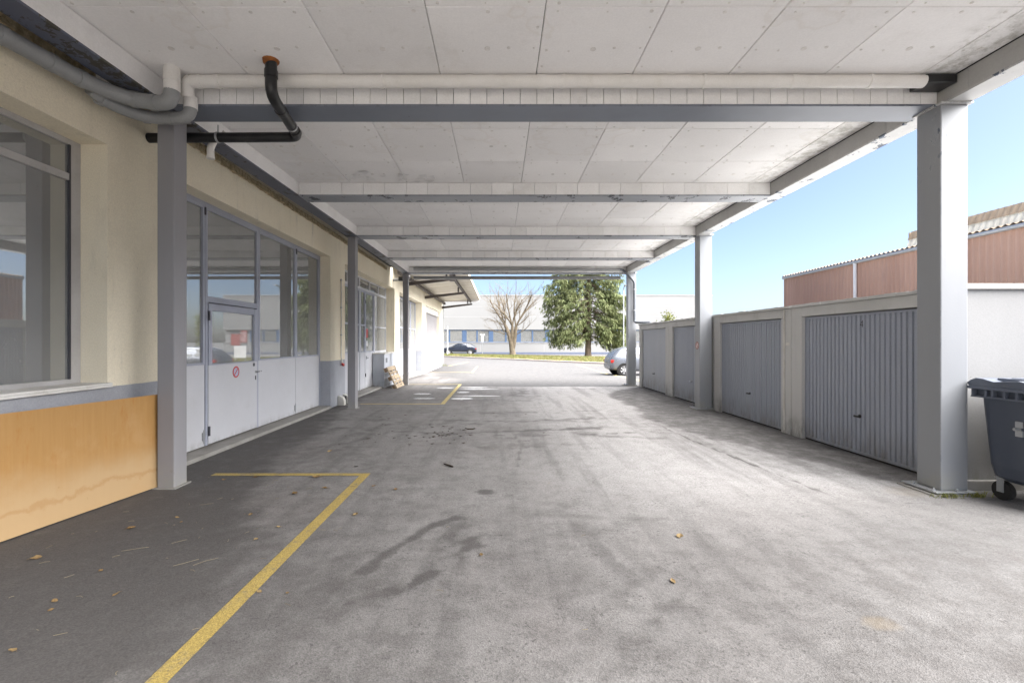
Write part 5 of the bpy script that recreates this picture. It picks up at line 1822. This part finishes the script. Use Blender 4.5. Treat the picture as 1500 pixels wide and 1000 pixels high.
# ------------------------------------------------------------------ no-parking signs
def no_parking(label, c, axis, r, ring, face):
    """axis: outward normal (unit, along x)"""
    c, axis = Vector(c), Vector(axis)
    t = thing('no_parking_sign', label, 'sign', tuple(c))
    MB().disc(c, axis, 0, r * 0.80, 0.002, 28).build('face', MAT[face], t)
    MB().disc(c, axis, r * 0.74, r, 0.0032, 28).build('red_ring', MAT[ring], t)
    m = MB()
    h = 0.0028
    s = 1 if axis.x > 0 else -1
    q = r * 0.76
    w = r * 0.11
    k = 0.7071
    P = lambda a, b, d: (c.x + axis.x * d, c.y + a, c.z + b)
    e1, e2 = (k, k), (k, -k)
    vs = []
    for d in (0.0022, h):
        for (u, v) in ((-q, -w), (q, -w), (q, w), (-q, w)):
            vs.append(P(e1[0] * u + e2[0] * v, e1[1] * u + e2[1] * v, d))
    m.hexa(vs)
    m.build('slash', MAT[ring], t)
    return t


no_parking('round red no-parking sticker below the glass of the folding door', (GX + 0.0262, 7.56, 1.105), (1, 0, 0), 0.093, 'sign_red', 'sign_pale_blue')
no_parking('small faded no-parking sticker on the side of the middle right column', (4.6695, 10.94, 1.505), (-1, 0, 0), 0.088, 'faded_red', 'sign_pale_pink')

# ------------------------------------------------------------------ waste container, far right
wc = thing('waste_container', 'dark blue-grey four-wheeled waste container against the white end wall', 'waste container', (5.6, 4.43, 0))
bx0, bx1, by0, by1 = 4.90, 6.20, 4.05, 4.82


def tub(m, rings):
    """loft rounded-rectangle rings: (x0,x1,y0,y1,z,corner radius)"""
    vs, n = [], 0
    for (x0, x1, y0, y1, z, r) in rings:
        ring = []
        for (cx, cy, a0) in ((x1 - r, y1 - r, 0), (x0 + r, y1 - r, 90), (x0 + r, y0 + r, 180), (x1 - r, y0 + r, 270)):
            for k in range(6):
                a = R(a0 + 18 * k)
                ring.append((cx + r * math.cos(a), cy + r * math.sin(a), z))
        n = len(ring)
        vs += ring
    fs = []
    for i in range(len(rings) - 1):
        for k in range(n):
            a, b = i * n + k, i * n + (k + 1) % n
            fs.append((a, b, b + n, a + n))
    fs.append(tuple(range(n - 1, -1, -1)))
    fs.append(tuple(range((len(rings) - 1) * n, len(rings) * n)))
    m.add(vs, fs, False)


m = MB()
tub(m, [(5.09, 6.02, 4.20, 4.68, 0.20, 0.08), (5.02, 6.08, 4.13, 4.75, 0.25, 0.09), (5.0, 6.10, 4.11, 4.77, 0.36, 0.09), (4.955, 6.15, 4.075, 4.80, 0.99, 0.09), (4.95, 6.15, 4.07, 4.80, 1.06, 0.09)])
m.build('body', MAT['bin_blue_grey'], wc, bevel=0.008)
m = MB()
# rim with pockets: upright webs between two flanges
m.cham(4.875, 6.225, 4.02, 4.85, 1.115, 1.145, 0.008)
m.cham(4.90, 6.20, 4.045, 4.825, 1.03, 1.048, 0.006)
for y in (4.05, 4.27, 4.38, 4.49, 4.60, 4.66, 4.79):
    m.box(4.895, 4.95, y, y + 0.022, 1.0485, 1.1145)
for x in (4.93, 5.05, 5.2, 5.5, 5.8, 6.05, 6.16):
    m.box(x, x + 0.022, 4.79, 4.835, 1.0485, 1.1145)
    m.box(x, x + 0.022, 4.03, 4.075, 1.0485, 1.1145)
m.build('rim', MAT['bin_lid'], wc)
MB().box(4.932, 6.168, 4.062, 4.812, 1.0485, 1.1145).build('rim_core', MAT['bin_blue_grey'], wc)
m = MB()
sec = [(4.86, 1.146), (4.88, 1.175), (4.84, 1.205), (4.79, 1.228), (4.72, 1.225), (4.62, 1.20), (4.40, 1.225), (4.15, 1.19), (4.02, 1.155), (4.02, 1.146)]
sec = [(y - 0.03, z) for y, z in sec]
m.prism(sec, 0, 4.885, 6.215)
m.build('lid', MAT['bin_lid'], wc, bevel=0.01)
m = MB()
for x in (5.0, 5.14, 5.9):
    m.box(x, x + 0.03, 4.12, 4.66, 1.195, 1.235)
m.build('lid_rib', MAT['bin_lid'], wc, bevel=0.006)
m = MB()
m.cham(4.955, 4.985, 4.40, 4.46, 0.775, 0.835, 0.005)
m.cham(4.955, 4.985, 4.40, 4.46, 0.69, 0.75, 0.005)
m.tube([(4.99, 4.43, 0.762), (4.915, 4.43, 0.762)], 0.014, 10)
m.build('trunnion', MAT['galvanised'], wc)
for (x, y) in ((5.11, 4.70), (5.11, 4.20), (6.0, 4.70), (6.0, 4.20)):
    w = MB().disc((x - 0.025, y, 0.095), (1, 0, 0), 0, 0.095, 0.05, 20).build('wheel', MAT['rubber'], wc)
    f = MB().box(x - 0.042, x - 0.030, y - 0.03, y + 0.03, 0.08, 0.215).box(x + 0.030, x + 0.042, y - 0.03, y + 0.03, 0.08, 0.215).box(x - 0.042, x + 0.042, y - 0.05, y + 0.05, 0.2155, 0.225)
    f.tube([(x - 0.045, y, 0.095), (x + 0.045, y, 0.095)], 0.012, 8)
    f.build('fork', MAT['galvanised'], w)

# ------------------------------------------------------------------ leaves, straw, weeds
def leaf_mesh(seed):
    rr = random.Random(seed)
    m = MB()
    n = 5
    L, w = 1.0, rr.uniform(0.28, 0.42)
    curl = rr.uniform(0.15, 0.5)
    rows = []
    for i in range(n + 1):
        t = i / n
        hw = w * math.sin(math.pi * min(1, t * 0.93 + 0.06)) * (0.9 + 0.2 * rr.random())
        z = curl * (t - 0.5) ** 2 + 0.02
        rows.append([(t - 0.5, -hw, z + hw * 0.5 * rr.random()), (t - 0.5, 0, z), (t - 0.5, hw, z + hw * 0.6 * rr.random())])
    for i in range(n):
        for k in range(2):
            m.add([rows[i][k], rows[i][k + 1], rows[i + 1][k + 1], rows[i + 1][k]], [(0, 1, 2, 3)], True)
    m.tube([(-0.5, 0, 0.07), (-0.75, 0.05, 0.02)], 0.012, 4)
    return m.mesh('fallen_leaf', MAT['dry_leaf'])


LM = [leaf_mesh(s) for s in range(4)]
LEAF_LABELS = [
    'dry leaf on the dark asphalt in front of the near end of the orange board', 'dry leaf at the far left of the dark asphalt, larger of the pair', 'tiny dry leaf touching distance below the larger leaf at the far left',
    'dry curled leaf in the middle of the dark asphalt between board and yellow stripe', 'dry leaf in front of the orange board, halfway along it', 'dry leaf below the foot of the nearest left column, larger of two',
    'dry leaf between the nearest left column and the long yellow stripe', 'dry leaf just beyond the yellow cross line, near its middle', 'dry leaf at the left end of the nearest yellow cross line',
    'dry leaf just in front of the yellow cross line, left of the corner', 'dry leaf lying on the yellow cross line', 'dry leaf inside the corner of the nearest yellow lines',
    'dry leaf left of the middle of the long yellow stripe, farther one', 'dry leaf close to the left edge of the long yellow stripe', 'small dry leaf between the board and the curled leaf',
    'dry leaf close to the right edge of the long yellow stripe', 'larger dry leaf alone on the pale asphalt in front of the right-hand side', 'dry leaf on the crossing of the dark tyre marks',
    'dry leaf just right of the yellow corner, nearer one', 'dry leaf right of the yellow corner, level with it', 'dry leaf farthest right of the yellow corner',
    'dry leaf near the middle of the yard below the round dark stain', 'tiny dry leaf beside the right edge of the yellow stripe, second one', 'dry leaf in the middle of the asphalt beyond the yellow cross line',
    'dry leaf nearest the lower left corner of the picture', 'dry leaf below the foot of the nearest left column, smaller of two']
# picked from the photograph: (x, y, length)
for k, (px, py, s) in enumerate(((53, 817, 16), (80, 880, 15), (74, 893, 9), (170, 870, 14), (192, 773, 14), (265, 764, 8), (367, 753, 9), (375, 698, 11), (328, 702, 9), (432, 722, 16), (463, 698, 14), (476, 714, 12), (375, 789, 8), (409, 771, 10), (148, 835, 8),
                                 (380, 866, 12), (996, 785, 15), (986, 851, 14), (521, 753, 12), (547, 711, 9), (580, 716, 9), (705, 812, 12), (421, 868, 8), (483, 660, 9), (18, 952, 14), (260, 757, 8))):
    Y = 1088.0 / (py - 499)
    X = (px - 731) * Y / 680
    o = bpy.data.objects.new('fallen_leaf', LM[k % 4])
    COL.objects.link(o)
    o.location = (X, Y, 0.003)
    sc_ = s * Y / 680 * 0.85
    o.scale = (sc_, sc_, sc_)
    o.rotation_euler = (R(rng.uniform(-8, 8)), R(rng.uniform(-8, 8)), rng.random() * 6.28)
    tag(o, LEAF_LABELS[k], 'leaf', 'fallen leaves on the asphalt')
m = MB()
for k in range(80):
    if k < 70:
        x, y = rng.uniform(-3.6, -1.3), rng.uniform(2.2, 5.6)
    else:
        x, y = rng.uniform(-1.3, 1.5), rng.uniform(2.3, 7)
    a = rng.random() * 6.28 if k > 12 else rng.uniform(0.3, 0.9)
    L = rng.uniform(0.012, 0.06) if k > 5 else rng.uniform(0.08, 0.2)
    b = rng.uniform(-0.35, 0.35) if L < 0.1 else rng.uniform(-0.12, 0.12)
    p0, p1, p2 = (x, y, 0.004), (x + L * 0.5 * math.cos(a), y + L * 0.5 * math.sin(a), 0.006), (x + L * math.cos(a + b), y + L * math.sin(a + b), 0.005)
    m.tube([p0, p1, p2], 0.0013, 4, cap=False)
tag(m.build('straw_litter', MAT['straw'], fix=False), 'bits of pale straw and stalks littering the dark asphalt', kind='stuff')
m = MB()
for k in range(60):
    x, y = rng.uniform(-2.6, 0.8), rng.choice([rng.uniform(5.6, 10.5), rng.uniform(7.0, 9.0)])
    if rng.random() < 0.5:
        x, y = rng.gauss(-0.9, 0.25), rng.gauss(7.9, 0.35)
    r = rng.uniform(0.008, 0.026)
    m.add([(x + r * 1.6 * math.cos(t_), y + r * math.sin(t_), 0.004 + 0.006 * (i % 2)) for i, t_ in enumerate((0, 1.1, 2.3, 3.2, 4.3, 5.3))], [(0, 1, 2, 3, 4, 5)])
tag(m.build('dirt_crumbs', MAT['twig_brown'], fix=False), 'dark crumbs of dirt scattered over the middle of the yard', kind='stuff')
for label, pts in (('short black twig lying in the middle of the yard', [(-0.72, 6.04, 0.012), (-0.69, 6.0, 0.014), (-0.62, 5.94, 0.012), (-0.585, 5.9, 0.012)]),
                   ('crooked dark twig lying far out in the middle of the yard', [(-0.62, 8.52, 0.012), (-0.56, 8.42, 0.014), (-0.48, 8.44, 0.012), (-0.44, 8.5, 0.012)])):
    tag(MB().tube(pts, [0.006, 0.01, 0.012, 0.009], 6).build('twig', MAT['twig_brown']), label, 'twig')


def weed(label, x, y, n, spread, h):
    m = MB()
    for k in range(n):
        bx, by = x + rng.gauss(0, spread), y + rng.gauss(0, spread * 0.35)
        a = rng.random() * 6.28
        L = h * rng.uniform(0.4, 1.0)
        w = 0.0035
        tip = (bx + math.cos(a) * L * 0.7, by + math.sin(a) * L * 0.7, L * rng.uniform(0.3, 0.9))
        mid = (bx + math.cos(a) * L * 0.3, by + math.sin(a) * L * 0.3, L * 0.55)
        px, py = -math.sin(a) * w, math.cos(a) * w
        m.add([(bx - px, by - py, 0), (bx + px, by + py, 0), (mid[0] + px, mid[1] + py, mid[2]), (mid[0] - px, mid[1] - py, mid[2]), tip], [(0, 1, 2, 3), (3, 2, 4)])
    tag(m.build('weed', MAT['weed_green'], fix=False), label, 'weed')


weed('tuft of yellow-green weed at the left foot of the nearest right column', 4.60, 4.76, 60, 0.06, 0.09)
weed('tuft of yellow-green weed between the nearest right column and the waste container', 4.93, 4.78, 60, 0.05, 0.09)
weed('tuft of weed at the foot of the corner downpipe of the workshop', -3.9, 33.0, 50, 0.14, 0.3)
for o in bpy.data.objects:
    if o.name.startswith('weed') and o.location.y == 0 and o.get('label', '').endswith('workshop'):
        o.location.z = -0.15
